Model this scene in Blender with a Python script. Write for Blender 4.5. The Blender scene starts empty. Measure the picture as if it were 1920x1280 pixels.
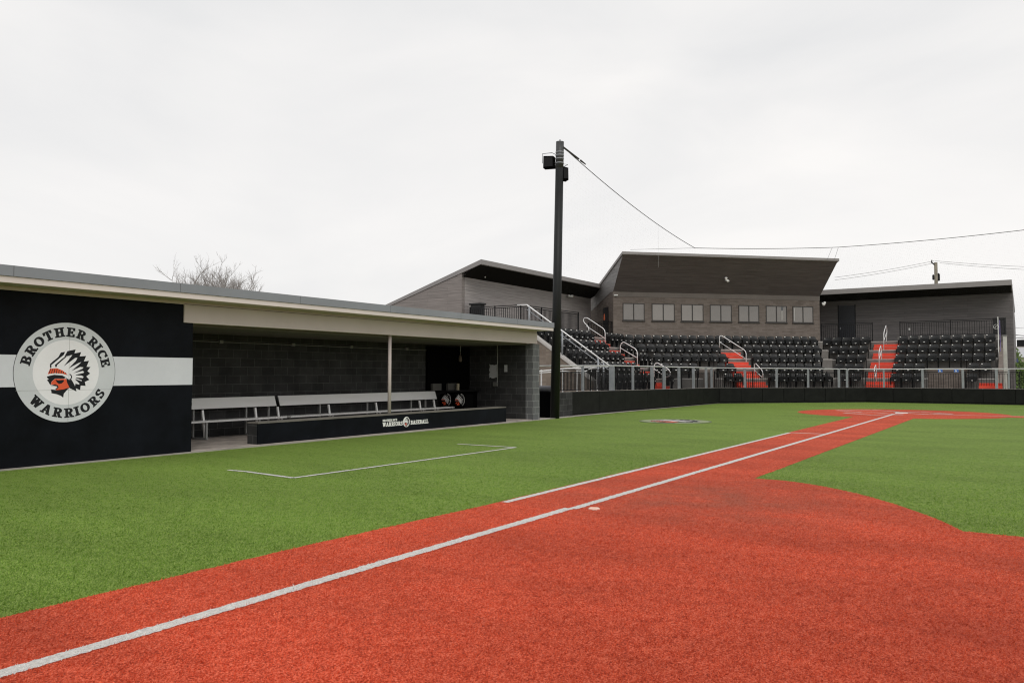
import bpy, bmesh, math, random
from mathutils import Vector, geometry
random.seed(7)
R2 = math.sqrt(2.0)
rad = math.radians
scene = bpy.context.scene
COL = scene.collection

# ------------------------------------------------------------------ camera
FPX = 1480.0
PITCH = math.atan(60 / FPX)
YAW = rad(33.3546)
CAM = Vector((0, 0, 1.65))
cd = bpy.data.cameras.new("camera")
cd.sensor_width = 36.0
cd.lens = 36.0 * FPX / 1920
cd.clip_end = 3000
cam = bpy.data.objects.new("camera", cd)
COL.objects.link(cam)
cam.location = CAM
cam.rotation_euler = (rad(90) + PITCH, 0, YAW)
scene.camera = cam

# ------------------------------------------------------------------ world
w = bpy.data.worlds.new("World")
scene.world = w
w.use_nodes = True
nt = w.node_tree
nt.nodes.clear()
out = nt.nodes.new('ShaderNodeOutputWorld')
bg = nt.nodes.new('ShaderNodeBackground')
sky = nt.nodes.new('ShaderNodeTexSky')
sky.sky_type = 'NISHITA'
sky.sun_disc = False
sky.sun_elevation = rad(45)
sky.sun_rotation = rad(138)
tc = nt.nodes.new('ShaderNodeTexCoord')
mp = nt.nodes.new('ShaderNodeMapping')
mp.inputs['Scale'].default_value = (1, 1, 3.2)
no = nt.nodes.new('ShaderNodeTexNoise')
no.inputs['Scale'].default_value = 1.7
no.inputs['Detail'].default_value = 6
no.inputs['Roughness'].default_value = 0.5
no.inputs['Distortion'].default_value = 0.5
cr = nt.nodes.new('ShaderNodeValToRGB')
cr.color_ramp.elements[0].position = 0.3
cr.color_ramp.elements[0].color = (8.1, 8.12, 8.18, 1)
cr.color_ramp.elements[1].position = 0.7
cr.color_ramp.elements[1].color = (9.9, 9.68, 9.48, 1)
mx = nt.nodes.new('ShaderNodeMixRGB')
mx.inputs[0].default_value = 0.97
nt.links.new(tc.outputs['Generated'], mp.inputs['Vector'])
nt.links.new(mp.outputs[0], no.inputs['Vector'])
nt.links.new(no.outputs['Fac'], cr.inputs[0])
nt.links.new(sky.outputs[0], mx.inputs[1])
nt.links.new(cr.outputs[0], mx.inputs[2])
nt.links.new(mx.outputs[0], bg.inputs['Color'])
bg.inputs['Strength'].default_value = 0.1
nt.links.new(bg.outputs[0], out.inputs[0])

# ------------------------------------------------------------------ sun
sl = bpy.data.lights.new("sun", 'SUN')
sl.energy = 1.15
sl.angle = rad(35)
sl.color = (1.0, 0.97, 0.93)
so = bpy.data.objects.new("sun", sl)
so.rotation_euler = (rad(45), 0, rad(42))
COL.objects.link(so)

scene.view_settings.view_transform = 'Standard'
scene.view_settings.look = 'None'
scene.view_settings.exposure = 0.0
scene.view_settings.gamma = 1
scene.cycles.filter_width = 1.15
scene.render.resolution_x = 1024
scene.render.resolution_y = 682

# ------------------------------------------------------------------ surveying helpers: sight a point of the photo onto a real plane
_fw = Vector((-math.sin(YAW) * math.cos(PITCH), math.cos(YAW) * math.cos(PITCH), math.sin(PITCH)))
_rt = Vector((math.cos(YAW), math.sin(YAW), 0))
_up = _rt.cross(_fw)
def ray(x, y): return _fw + _rt * ((x - 960) / FPX) - _up * ((y - 640) / FPX)
def onG(x, y, z=0.0):
    d = ray(x, y); return CAM + d * ((z - CAM.z) / d.z)
def onX(x, y, X):
    d = ray(x, y); return CAM + d * (X / d.x)
def onY(x, y, Y):
    d = ray(x, y); return CAM + d * (Y / d.y)
def onN(x, y, N):
    d = ray(x, y); return CAM + d * (N * R2 / (d.y - d.x))
def W(t, n, z=0.0): return Vector(((t - n) / R2, (t + n) / R2, z))
def Tof(p): return (p.x + p.y) / R2

# ------------------------------------------------------------------ mesh builder
class MB:
    def __init__(s): s.v = []; s.f = []
    def poly(s, pts):
        b = len(s.v); s.v += [tuple(p) for p in pts]; s.f.append(list(range(b, b + len(pts)))); return s
    def box(s, a, b):
        x0, x1 = sorted((a[0], b[0])); y0, y1 = sorted((a[1], b[1])); z0, z1 = sorted((a[2], b[2]))
        return s.prism([(x0, y0), (x1, y0), (x1, y1), (x0, y1)], z0, z1)
    def prism(s, pts, z0, z1):
        n = len(pts); b = len(s.v)
        s.v += [(p[0], p[1], z0) for p in pts] + [(p[0], p[1], z1) for p in pts]
        s.f.append([b + i for i in reversed(range(n))]); s.f.append([b + n + i for i in range(n)])
        for i in range(n):
            j = (i + 1) % n; s.f.append([b + i, b + j, b + n + j, b + n + i])
        return s
    def sweep(s, poly, d):          # a planar polygon pushed along a vector
        n = len(poly); b = len(s.v); d = Vector(d)
        s.v += [tuple(Vector(p)) for p in poly] + [tuple(Vector(p) + d) for p in poly]
        s.f.append([b + i for i in reversed(range(n))]); s.f.append([b + n + i for i in range(n)])
        for i in range(n):
            j = (i + 1) % n; s.f.append([b + i, b + j, b + n + j, b + n + i])
        return s
    def bar(s, p, q, w_, h_, up=(0, 0, 1)):
        p = Vector(p); q = Vector(q); d = (q - p).normalized(); u = Vector(up)
        if abs(d.dot(u)) > 0.99: u = Vector((1, 0, 0))
        a = d.cross(u).normalized() * (w_ / 2); c = a.cross(d).normalized() * (h_ / 2)
        return s.sweep([p - a - c, p + a - c, p + a + c, p - a + c], q - p)
    def tube(s, pts, r, n=8, cap=True):
        pts = [Vector(p) for p in pts]; rings = []
        rr = r if isinstance(r, (list, tuple)) else [r] * len(pts)
        prev = None
        for i, p in enumerate(pts):
            d = (pts[min(i + 1, len(pts) - 1)] - pts[max(i - 1, 0)]).normalized()
            if prev is None:
                u = Vector((0, 0, 1)) if abs(d.z) < 0.9 else Vector((1, 0, 0))
                a = d.cross(u).normalized()
            else:
                a = (prev - d * prev.dot(d)).normalized()
            prev = a; c = d.cross(a)
            b = len(s.v)
            for k in range(n):
                t = 2 * math.pi * k / n
                s.v.append(tuple(p + (a * math.cos(t) + c * math.sin(t)) * rr[i]))
            rings.append(b)
        for i in range(len(rings) - 1):
            for k in range(n):
                j = (k + 1) % n
                s.f.append([rings[i] + k, rings[i] + j, rings[i + 1] + j, rings[i + 1] + k])
        if cap:
            s.f.append([rings[0] + k for k in reversed(range(n))]); s.f.append([rings[-1] + k for k in range(n)])
        return s
    def lathe(s, c, prof, n=20):
        c = Vector(c); rings = []
        for r, z in prof:
            b = len(s.v)
            for k in range(n):
                t = 2 * math.pi * k / n; s.v.append((c.x + r * math.cos(t), c.y + r * math.sin(t), c.z + z))
            rings.append(b)
        for i in range(len(rings) - 1):
            for k in range(n):
                j = (k + 1) % n; s.f.append([rings[i] + k, rings[i] + j, rings[i + 1] + j, rings[i + 1] + k])
        s.f.append([rings[0] + k for k in reversed(range(n))]); s.f.append([rings[-1] + k for k in range(n)])
        return s
    def flat(s, pts3):              # concave polygon, triangulated
        pts = [Vector(p) for p in pts3]
        tris = geometry.tessellate_polygon([pts]); b = len(s.v)
        s.v += [tuple(p) for p in pts]
        for t in tris: s.f.append([b + i for i in t])
        return s
    def build(s, name, mat, parent=None, bevel=0, smooth=False, recalc=True):
        me = bpy.data.meshes.new(name)
        off = parent_loc(parent) if parent else Vector((0, 0, 0))
        me.from_pydata([(v[0] - off.x, v[1] - off.y, v[2] - off.z) for v in s.v], [], s.f)
        bm = bmesh.new(); bm.from_mesh(me)
        if recalc: bmesh.ops.recalc_face_normals(bm, faces=bm.faces)
        if bevel:
            bmesh.ops.bevel(bm, geom=[e for e in bm.edges if len(e.link_faces) == 2 and e.calc_face_angle(0) > 0.6], offset=bevel, segments=2, affect='EDGES', profile=0.5)
        uv = bm.loops.layers.uv.new("uv")
        for f in bm.faces:
            nrm = f.normal
            if abs(nrm.z) < 0.8:
                t = Vector((-nrm.y, nrm.x, 0))
                if t.length < 1e-6: t = Vector((1, 0, 0))
                t.normalize()
                if t.x + t.y * 1.01 < 0: t = -t
                for l in f.loops: l[uv].uv = (l.vert.co.dot(t), l.vert.co.z + off.z)
            else:
                for l in f.loops: l[uv].uv = (l.vert.co.x + off.x, l.vert.co.y + off.y)
        bm.to_mesh(me); bm.free()
        if smooth:
            for p in me.polygons: p.use_smooth = True
        me.materials.append(mat)
        o = bpy.data.objects.new(name, me); COL.objects.link(o)
        if parent: o.parent = parent
        return o
def parent_loc(o):
    l = Vector((0, 0, 0))
    while o: l += o.location; o = o.parent
    return l
def tag(o, label=None, cat=None, group=None, kind=None):
    if label: o['label'] = label
    if cat: o['category'] = cat
    if group: o['group'] = group
    if kind: o['kind'] = kind
    return o
def thing(name, label, cat, loc=(0, 0, 0), group=None):
    o = bpy.data.objects.new(name, None); o.empty_display_size = 0.2; COL.objects.link(o); o.location = loc
    return tag(o, label, cat, group)
def copy_tree(o, parent=None):
    c = o.copy(); COL.objects.link(c); c.parent = parent
    for ch in [k for k in o.children]: copy_tree(ch, c)
    return c

# ------------------------------------------------------------------ materials
def mat(name, col, rough=0.7, metal=0.0, var=0.0, scale=4.0, bump=0.0, bscale=60.0, spec=0.5, stretch=None, detail=4):
    m = bpy.data.materials.new(name); m.use_nodes = True
    n = m.node_tree.nodes; l = m.node_tree.links; b = n['Principled BSDF']
    b.inputs['Roughness'].default_value = rough; b.inputs['Metallic'].default_value = metal
    b.inputs['Specular IOR Level'].default_value = spec
    b.inputs['Base Color'].default_value = (*col, 1)
    tc = n.new('ShaderNodeTexCoord'); mp = n.new('ShaderNodeMapping')
    l.new(tc.outputs['Object'], mp.inputs['Vector'])
    if stretch: mp.inputs['Scale'].default_value = stretch
    if var:
        t = n.new('ShaderNodeTexNoise'); t.inputs['Scale'].default_value = scale; t.inputs['Detail'].default_value = detail
        t.inputs['Roughness'].default_value = 0.65
        l.new(mp.outputs[0], t.inputs['Vector'])
        r = n.new('ShaderNodeValToRGB')
        r.color_ramp.elements[0].position = 0.3; r.color_ramp.elements[1].position = 0.7
        r.color_ramp.elements[0].color = (*[c * (1 - var) for c in col], 1)
        r.color_ramp.elements[1].color = (*[min(1, c * (1 + var)) for c in col], 1)
        l.new(t.outputs['Fac'], r.inputs[0]); l.new(r.outputs[0], b.inputs['Base Color'])
    if bump:
        t2 = n.new('ShaderNodeTexNoise'); t2.inputs['Scale'].default_value = bscale; t2.inputs['Detail'].default_value = 3
        l.new(mp.outputs[0], t2.inputs['Vector'])
        bp = n.new('ShaderNodeBump'); bp.inputs['Strength'].default_value = bump; bp.inputs['Distance'].default_value = 0.02
        l.new(t2.outputs['Fac'], bp.inputs['Height']); l.new(bp.outputs[0], b.inputs['Normal'])
    return m

def turf(name, dark, mid, light, dist=0.012, wear=None, fibre=False, ramp=(0.37, 0.63), plo=0.86):
    # short fibres: fibre-size speckle, palm-size tufts, broad worn and brushed patches
    m = bpy.data.materials.new(name); m.use_nodes = True
    n = m.node_tree.nodes; l = m.node_tree.links; b = n['Principled BSDF']
    b.inputs['Roughness'].default_value = 0.85; b.inputs['Specular IOR Level'].default_value = 0.15
    tc = n.new('ShaderNodeTexCoord')
    def noise(sc, det, stretch=(1, 1, 1), rot=0.0, ro=0.6):
        mp = n.new('ShaderNodeMapping'); mp.inputs['Scale'].default_value = stretch; mp.inputs['Rotation'].default_value = (0, 0, rot)
        l.new(tc.outputs['Object'], mp.inputs['Vector'])
        t = n.new('ShaderNodeTexNoise'); t.inputs['Scale'].default_value = sc; t.inputs['Detail'].default_value = det; t.inputs['Roughness'].default_value = ro
        l.new(mp.outputs[0], t.inputs['Vector']); return t.outputs['Fac']
    def math_(op, a, c):
        k = n.new('ShaderNodeMath'); k.operation = op
        for i, q in enumerate((a, c)):
            if isinstance(q, (int, float)): k.inputs[i].default_value = q
            else: l.new(q, k.inputs[i])
        return k.outputs[0]
    def rng(s, a, c, lo, hi):
        k = n.new('ShaderNodeMapRange'); l.new(s, k.inputs[0])
        for q, v in zip(('From Min', 'From Max', 'To Min', 'To Max'), (a, c, lo, hi)): k.inputs[q].default_value = v
        return k.outputs[0]
    fine = noise(75, 2, (1, 1.0, 1), 0.6, 0.7)
    tuft = noise(13, 5, (1, 0.6, 1), -0.5, 0.75)
    s = math_('ADD', math_('MULTIPLY', fine, 0.74), math_('MULTIPLY', tuft, 0.26))
    r = n.new('ShaderNodeValToRGB')
    r.color_ramp.elements[0].position = ramp[0]; r.color_ramp.elements[0].color = (*dark, 1)
    r.color_ramp.elements[1].position = ramp[1]; r.color_ramp.elements[1].color = (*light, 1)
    e = r.color_ramp.elements.new(0.5); e.color = (*mid, 1)
    l.new(s, r.inputs[0])
    patch = rng(noise(0.55, 6, (0.55, 1.5, 1), 0.5, 0.62), 0.34, 0.62, plo, 1.07)
    broad = rng(noise(0.11, 3, (1, 1, 1), 0.2), 0.35, 0.65, 0.92, 1.06)
    mu = n.new('ShaderNodeMixRGB'); mu.blend_type = 'MULTIPLY'; mu.inputs[0].default_value = 1
    l.new(r.outputs[0], mu.inputs[1]); l.new(math_('MULTIPLY', patch, broad), mu.inputs[2])
    col = mu.outputs[0]
    for (cx, cy, r_, wc, amt) in (wear or ()):
        vs = n.new('ShaderNodeVectorMath'); vs.operation = 'DISTANCE'; l.new(tc.outputs['Object'], vs.inputs[0]); vs.inputs[1].default_value = (cx, cy, 0)
        f = rng(vs.outputs['Value'], r_ * 0.15, r_, amt, 0)
        f = math_('MULTIPLY', f, rng(noise(1.6, 5, (1, 1, 1), cx), 0.38, 0.6, 0.25, 1.0))
        mw = n.new('ShaderNodeMixRGB'); l.new(f, mw.inputs[0]); l.new(col, mw.inputs[1]); mw.inputs[2].default_value = (*wc, 1); col = mw.outputs[0]
    l.new(col, b.inputs['Base Color'])
    if not fibre:
        bp = n.new('ShaderNodeBump'); bp.inputs['Strength'].default_value = 0.9; bp.inputs['Distance'].default_value = dist
        l.new(math_('ADD', math_('MULTIPLY', fine, 0.6), math_('MULTIPLY', tuft, 0.6)), bp.inputs['Height']); l.new(bp.outputs[0], b.inputs['Normal'])
    return m

def blocks(name, c1, c2, mortar, bw, bh, ms=0.012, rough=0.85, bump=0.4, offset=(0, 0), var=0.15, spec=0.3):
    m = bpy.data.materials.new(name); m.use_nodes = True
    n = m.node_tree.nodes; l = m.node_tree.links; b = n['Principled BSDF']
    b.inputs['Roughness'].default_value = rough; b.inputs['Specular IOR Level'].default_value = spec
    uv = n.new('ShaderNodeUVMap'); uv.uv_map = "uv"
    mp = n.new('ShaderNodeMapping'); mp.inputs['Location'].default_value = (*offset, 0)
    l.new(uv.outputs[0], mp.inputs['Vector'])
    t = n.new('ShaderNodeTexBrick'); t.inputs['Scale'].default_value = 1.0
    t.inputs['Brick Width'].default_value = bw; t.inputs['Row Height'].default_value = bh
    t.inputs['Mortar Size'].default_value = ms; t.inputs['Mortar Smooth'].default_value = 0.1; t.inputs['Bias'].default_value = 0
    t.inputs['Color1'].default_value = (*c1, 1); t.inputs['Color2'].default_value = (*c2, 1); t.inputs['Mortar'].default_value = (*mortar, 1)
    l.new(mp.outputs[0], t.inputs['Vector'])
    ns = n.new('ShaderNodeTexNoise'); ns.inputs['Scale'].default_value = 2.2; ns.inputs['Detail'].default_value = 5
    l.new(mp.outputs[0], ns.inputs['Vector'])
    mr = n.new('ShaderNodeMapRange'); mr.inputs['From Min'].default_value = 0.3; mr.inputs['From Max'].default_value = 0.7
    mr.inputs['To Min'].default_value = 1 - var; mr.inputs['To Max'].default_value = 1 + var
    l.new(ns.outputs['Fac'], mr.inputs[0])
    mu = n.new('ShaderNodeMixRGB'); mu.blend_type = 'MULTIPLY'; mu.inputs[0].default_value = 1
    l.new(t.outputs['Color'], mu.inputs[1]); l.new(mr.outputs[0], mu.inputs[2]); l.new(mu.outputs[0], b.inputs['Base Color'])
    n2 = n.new('ShaderNodeTexNoise'); n2.inputs['Scale'].default_value = 90; l.new(mp.outputs[0], n2.inputs['Vector'])
    ad = n.new('ShaderNodeMath'); ad.operation = 'MULTIPLY_ADD'; l.new(n2.outputs['Fac'], ad.inputs[0]); ad.inputs[1].default_value = 0.25
    inv = n.new('ShaderNodeMath'); inv.operation = 'SUBTRACT'; inv.inputs[0].default_value = 1; l.new(t.outputs['Fac'], inv.inputs[1])
    l.new(inv.outputs[0], ad.inputs[2])
    bp = n.new('ShaderNodeBump'); bp.inputs['Strength'].default_value = bump; bp.inputs['Distance'].default_value = 0.01
    l.new(ad.outputs[0], bp.inputs['Height']); l.new(bp.outputs[0], b.inputs['Normal'])
    return m

def siding(name, col, board=0.17, var=0.22, rough=0.6):
    # horizontal lapped boards: board-to-board tone, long grain streaks, shadow gaps as bump
    m = bpy.data.materials.new(name); m.use_nodes = True
    n = m.node_tree.nodes; l = m.node_tree.links; b = n['Principled BSDF']
    b.inputs['Roughness'].default_value = rough; b.inputs['Specular IOR Level'].default_value = 0.3
    uv = n.new('ShaderNodeUVMap'); uv.uv_map = "uv"
    t = n.new('ShaderNodeTexBrick'); t.inputs['Brick Width'].default_value = 3.66; t.inputs['Row Height'].default_value = board
    t.inputs['Mortar Size'].default_value = 0.004; t.inputs['Bias'].default_value = 0.0; t.offset = 0.37
    t.inputs['Color1'].default_value = (*[c * (1 - var) for c in col], 1); t.inputs['Color2'].default_value = (*[c * (1 + var) for c in col], 1)
    t.inputs['Mortar'].default_value = (*[c * 0.62 for c in col], 1); t.inputs['Scale'].default_value = 1
    l.new(uv.outputs[0], t.inputs['Vector'])
    mp = n.new('ShaderNodeMapping'); mp.inputs['Scale'].default_value = (0.5, 14, 1); l.new(uv.outputs[0], mp.inputs['Vector'])
    ns = n.new('ShaderNodeTexNoise'); ns.inputs['Scale'].default_value = 1.6; ns.inputs['Detail'].default_value = 5; l.new(mp.outputs[0], ns.inputs['Vector'])
    mr = n.new('ShaderNodeMapRange'); mr.inputs['From Min'].default_value = 0.3; mr.inputs['From Max'].default_value = 0.7
    mr.inputs['To Min'].default_value = 0.78; mr.inputs['To Max'].default_value = 1.2; l.new(ns.outputs['Fac'], mr.inputs[0])
    mu = n.new('ShaderNodeMixRGB'); mu.blend_type = 'MULTIPLY'; mu.inputs[0].default_value = 1
    l.new(t.outputs['Color'], mu.inputs[1]); l.new(mr.outputs[0], mu.inputs[2]); l.new(mu.outputs[0], b.inputs['Base Color'])
    inv = n.new('ShaderNodeMath'); inv.operation = 'SUBTRACT'; inv.inputs[0].default_value = 1; l.new(t.outputs['Fac'], inv.inputs[1])
    bp = n.new('ShaderNodeBump'); bp.inputs['Strength'].default_value = 0.6; bp.inputs['Distance'].default_value = 0.012
    l.new(inv.outputs[0], bp.inputs['Height']); l.new(bp.outputs[0], b.inputs['Normal'])
    return m

WEAR = ((-3.6, 10.2, 2.6, (0.22, 0.085, 0.055), 0.6), (1.2, 9.0, 2.4, (0.20, 0.035, 0.02), 0.5), (0.4, 5.6, 2.5, (0.24, 0.03, 0.015), 0.45))
GREEN = turf('green_turf', (0.038, 0.080, 0.006), (0.130, 0.210, 0.032), (0.300, 0.380, 0.100))
RED = turf('red_turf', (0.200, 0.019, 0.007), (0.520, 0.068, 0.029), (0.720, 0.165, 0.095), wear=WEAR, plo=0.79)
GREENF = turf('green_fibre', (0.078, 0.155, 0.014), (0.148, 0.258, 0.036), (0.310, 0.420, 0.098), fibre=True)
REDF = turf('red_fibre', (0.380, 0.038, 0.014), (0.620, 0.084, 0.034), (0.830, 0.205, 0.105), wear=WEAR, fibre=True, plo=0.79)
WHITEF = turf('white_fibre', (0.40, 0.39, 0.37), (0.72, 0.70, 0.67), (0.90, 0.88, 0.85), fibre=True)
CHALK = mat('white_turf', (0.62, 0.60, 0.57), 0.9, var=0.28, scale=55, bump=0.8, bscale=110)
CONC = mat('concrete', (0.36, 0.33, 0.29), 0.9, var=0.25, scale=1.3, bump=0.2, bscale=120)
FLOORC = mat('dugout_concrete', (0.40, 0.35, 0.31), 0.8, var=0.4, scale=1.8, bump=0.2, bscale=90)
ASPH = mat('asphalt', (0.09, 0.09, 0.088), 0.9, var=0.2, scale=2, bump=0.3, bscale=150)
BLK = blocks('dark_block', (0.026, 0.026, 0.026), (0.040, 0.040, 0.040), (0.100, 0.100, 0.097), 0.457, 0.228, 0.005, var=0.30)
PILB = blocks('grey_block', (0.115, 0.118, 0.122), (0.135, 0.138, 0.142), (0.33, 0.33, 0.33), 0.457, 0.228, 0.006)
PANEL = mat('black_panel', (0.0042, 0.0052, 0.0078), 0.55, var=0.6, scale=1.1, bump=0.05, bscale=8, spec=0.09, detail=8)
STRIPE = mat('grey_white_paint', (0.66, 0.675, 0.72), 0.5, var=0.05, scale=1.5)
RINGM = mat('ring_grey', (0.62, 0.64, 0.67), 0.5, var=0.05, scale=2)
DISCM = mat('disc_white', (0.86, 0.85, 0.88), 0.5, var=0.04, scale=2)
INK = mat('ink_black', (0.014, 0.015, 0.018), 0.6, spec=0.2)
ORANGE = mat('ink_orange', (0.78, 0.10, 0.03), 0.5)
TAN = mat('tan_paint', (0.56, 0.485, 0.465), 0.6, var=0.06, scale=0.8)
TANL = mat('tan_fascia', (0.74, 0.66, 0.63), 0.55, var=0.05, scale=0.8)
ROOFM = mat('grey_metal_edge', (0.255, 0.27, 0.295), 0.45, metal=0.2, var=0.08, scale=0.7)
SOFF = mat('soffit', (0.20, 0.175, 0.16), 0.8)
ALU = mat('bench_aluminium', (0.76, 0.75, 0.73), 0.42, metal=0.25, var=0.08, scale=3, stretch=(1, 0.1, 1))
GALV = mat('galvanised_steel', (0.28, 0.295, 0.315), 0.5, metal=0.3, var=0.12, scale=6)
WPIPE = mat('light_pipe', (0.84, 0.84, 0.84), 0.4, metal=0.2)
BMET = mat('black_metal', (0.008, 0.008, 0.009), 0.45, spec=0.2)
POLEM = mat('black_pole', (0.010, 0.011, 0.011), 0.5, var=0.2, scale=3, spec=0.3)
PADM = mat('black_pad_vinyl', (0.0085, 0.009, 0.008), 0.6, var=0.35, scale=2.5, bump=0.06, bscale=5, spec=0.15)
BRICK = blocks('brown_brick', (0.134, 0.110, 0.094), (0.184, 0.154, 0.134), (0.18, 0.157, 0.143), 0.40, 0.10, 0.006, var=0.10)
SIDEW = siding('dark_siding', (0.136, 0.126, 0.124), var=0.1)
SIDEL = siding('brown_siding', (0.345, 0.318, 0.308), var=0.035)
OVERH = siding('overhang_siding', (0.142, 0.122, 0.119), board=0.2, var=0.06)
GSIDE = siding('grey_side_siding', (0.26, 0.25, 0.245), board=0.2, var=0.08)
FASC = mat('grey_fascia', (0.27, 0.255, 0.25), 0.5, var=0.06, scale=1)
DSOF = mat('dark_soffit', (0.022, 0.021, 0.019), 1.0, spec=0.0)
TREADM = mat('stand_concrete', (0.155, 0.145, 0.135), 0.85, var=0.2, scale=1.5)
NOSE = mat('pale_nosing', (0.46, 0.44, 0.42), 0.7, var=0.1, scale=3)
REDST = mat('red_step', (0.72, 0.065, 0.032), 0.6, var=0.08, scale=3)
SEATB = mat('seat_plastic', (0.007, 0.0075, 0.008), 0.5, spec=0.18)
SEATG = mat('seat_back_plastic', (0.018, 0.0185, 0.0195), 0.45, spec=0.35)
PLATE = mat('number_plate', (0.85, 0.85, 0.82), 0.4)
FRAME = mat('window_frame', (0.03, 0.026, 0.024), 0.4)
BLIND = mat('window_glass_blind', (0.195, 0.180, 0.166), 0.12, var=0.08, scale=0.6, spec=0.8)
GLASS = mat('dark_glass', (0.05, 0.055, 0.06), 0.06, spec=0.8)
BARK = mat('bark', (0.16, 0.13, 0.11), 0.9, var=0.25, scale=6)
PAPER = mat('paper', (0.50, 0.50, 0.52), 0.8, var=0.08, scale=6)
LEAF = mat('leaf', (0.10, 0.16, 0.035), 0.7, var=0.4, scale=3)

RAILM = mat('rail_light', (0.58, 0.58, 0.58), 0.4, metal=0.2)
# a few soft scuffs on the painted boards
_n = PANEL.node_tree.nodes; _l = PANEL.node_tree.links; _b = _n['Principled BSDF']
_src = _b.inputs['Base Color'].links[0].from_socket
_t = _n.new('ShaderNodeTexNoise'); _t.inputs['Scale'].default_value = 7.0; _t.inputs['Detail'].default_value = 5; _t.inputs['Roughness'].default_value = 0.75
_tc = _n.new('ShaderNodeTexCoord'); _l.new(_tc.outputs['Object'], _t.inputs['Vector'])
_r = _n.new('ShaderNodeMapRange'); _l.new(_t.outputs['Fac'], _r.inputs[0])
_r.inputs['From Min'].default_value = 0.66; _r.inputs['From Max'].default_value = 0.80; _r.inputs['To Max'].default_value = 0.5
_m = _n.new('ShaderNodeMixRGB'); _l.new(_r.outputs[0], _m.inputs[0]); _l.new(_src, _m.inputs[1]); _m.inputs[2].default_value = (0.07, 0.07, 0.075, 1); _l.new(_m.outputs[0], _b.inputs['Base Color'])
def zofs(p, d): return Vector(p) + Vector(d)

# =================================================================== THE SETTING: ground
FX = -4.74                                   # foul line
HOME = Vector((FX - 0.02, 35.98, 0))
FIRST = Vector((-4.48, 8.62, 0))
def jag(poly, step=0.12, amp=0.012, near=18.0):
    """walk a closed outline, adding small fibre-sized wobble where the camera is near"""
    out_ = []
    n = len(poly)
    for i in range(n):
        a = Vector((*poly[i][:2], 0)); b = Vector((*poly[(i + 1) % n][:2], 0)); L = (b - a).length
        mid = (a + b) / 2
        st = step if min(a.length, b.length, mid.length) < near else 2.0
        k = max(1, int(L / st)); nn = Vector((-(b - a).y, (b - a).x, 0)).normalized() if L > 1e-6 else Vector((0, 0, 0))
        for j in range(k):
            p = a.lerp(b, j / k)
            if j and p.length < near: p = p + nn * random.uniform(-amp, amp)
            out_.append((p.x, p.y))
    return out_
def sheet(name, pts, z, m, **kw):
    return MB().flat([(p[0], p[1], z) for p in pts]).build(name, m, recalc=False, **kw)
def up(o):
    me = o.data
    bm = bmesh.new(); bm.from_mesh(me)
    for f in bm.faces:
        if f.normal.z < 0: f.normal_flip()
    bm.to_mesh(me); bm.free(); return o

o = up(sheet('ground', [(-900, -900), (900, -900), (900, 900), (-900, 900)], -0.03, ASPH)); tag(o, kind='structure')
o = up(sheet('turf', [(-14.62, -20), (40, -20), (40, 49.25), (-8.0, 49.25), (-14.45, 42.8), (-14.62, 42.0)], 0.0, GREEN)); tag(o, kind='structure')

# red infield turf
IN = 1.03                                    # inset of the grass edge from the foul line
GY = onG(1415, 897)                          # grass corner near first
cut = Vector((FX + 0.42, 8.80, 0))
A_ = Vector((FX + 1.06, onG(1414, 897).y, 0))
B_ = onG(1805, 996)
def arcpts(c, r, a0, a1, n):
    return [(c.x + r * math.cos(a0 + (a1 - a0) * i / n), c.y + r * math.sin(a0 + (a1 - a0) * i / n)) for i in range(n + 1)]
# curve traced on the turf from the corner by the foul line round to the corner by the second-base edge
trace = [onG(*p) for p in ((1414, 897), (1465, 900.5), (1515, 907), (1570, 917), (1625, 930), (1680, 946), (1735, 965), (1770, 979), (1805, 996))]
smooth_trace = []
for i in range(len(trace) - 1):
    p0 = trace[max(i - 1, 0)]; p1 = trace[i]; p2 = trace[i + 1]; p3 = trace[min(i + 2, len(trace) - 1)]
    for k in range(6):
        t = k / 6
        smooth_trace.append(0.5 * ((2 * p1) + (p2 - p0) * t + (2 * p0 - 5 * p1 + 4 * p2 - p3) * t * t + (3 * p1 - p0 - 3 * p2 + p3) * t ** 3))
smooth_trace.append(trace[-1])
LW = onG(400, 1063).x
hr = 3.95
hc = HOME + Vector((0.15, 0.1, 0))
yl = FX - 0.98; yr = FX + 1.08               # strip edges left and right of the foul line
a0 = math.atan2(-math.sqrt(hr ** 2 - (yr - hc.x) ** 2), yr - hc.x)
a1 = math.atan2(-math.sqrt(hr ** 2 - (yl - hc.x) ** 2), yl - hc.x)
red = [(yl - 0.14, -14)] + [(yl - 0.14, 5), (yl - 0.03, 8.4)]
red += arcpts(hc, hr, a1, a0 - 2 * math.pi, 72)
red += [(p.x, p.y) for p in smooth_trace]
red += [(30, B_.y + 0.05), (30, -14)]
o = up(sheet('infield_turf', jag(red), 0.004, RED)); tag(o, kind='structure')
# the strip towards third base
o = up(sheet('third_base_path', [(hc.x + hr - 0.25, HOME.y - 0.95), (40, HOME.y - 0.95), (40, HOME.y + 0.45), (hc.x + hr - 0.25, HOME.y + 0.45)], 0.0045, RED)); tag(o, kind='structure')

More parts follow.
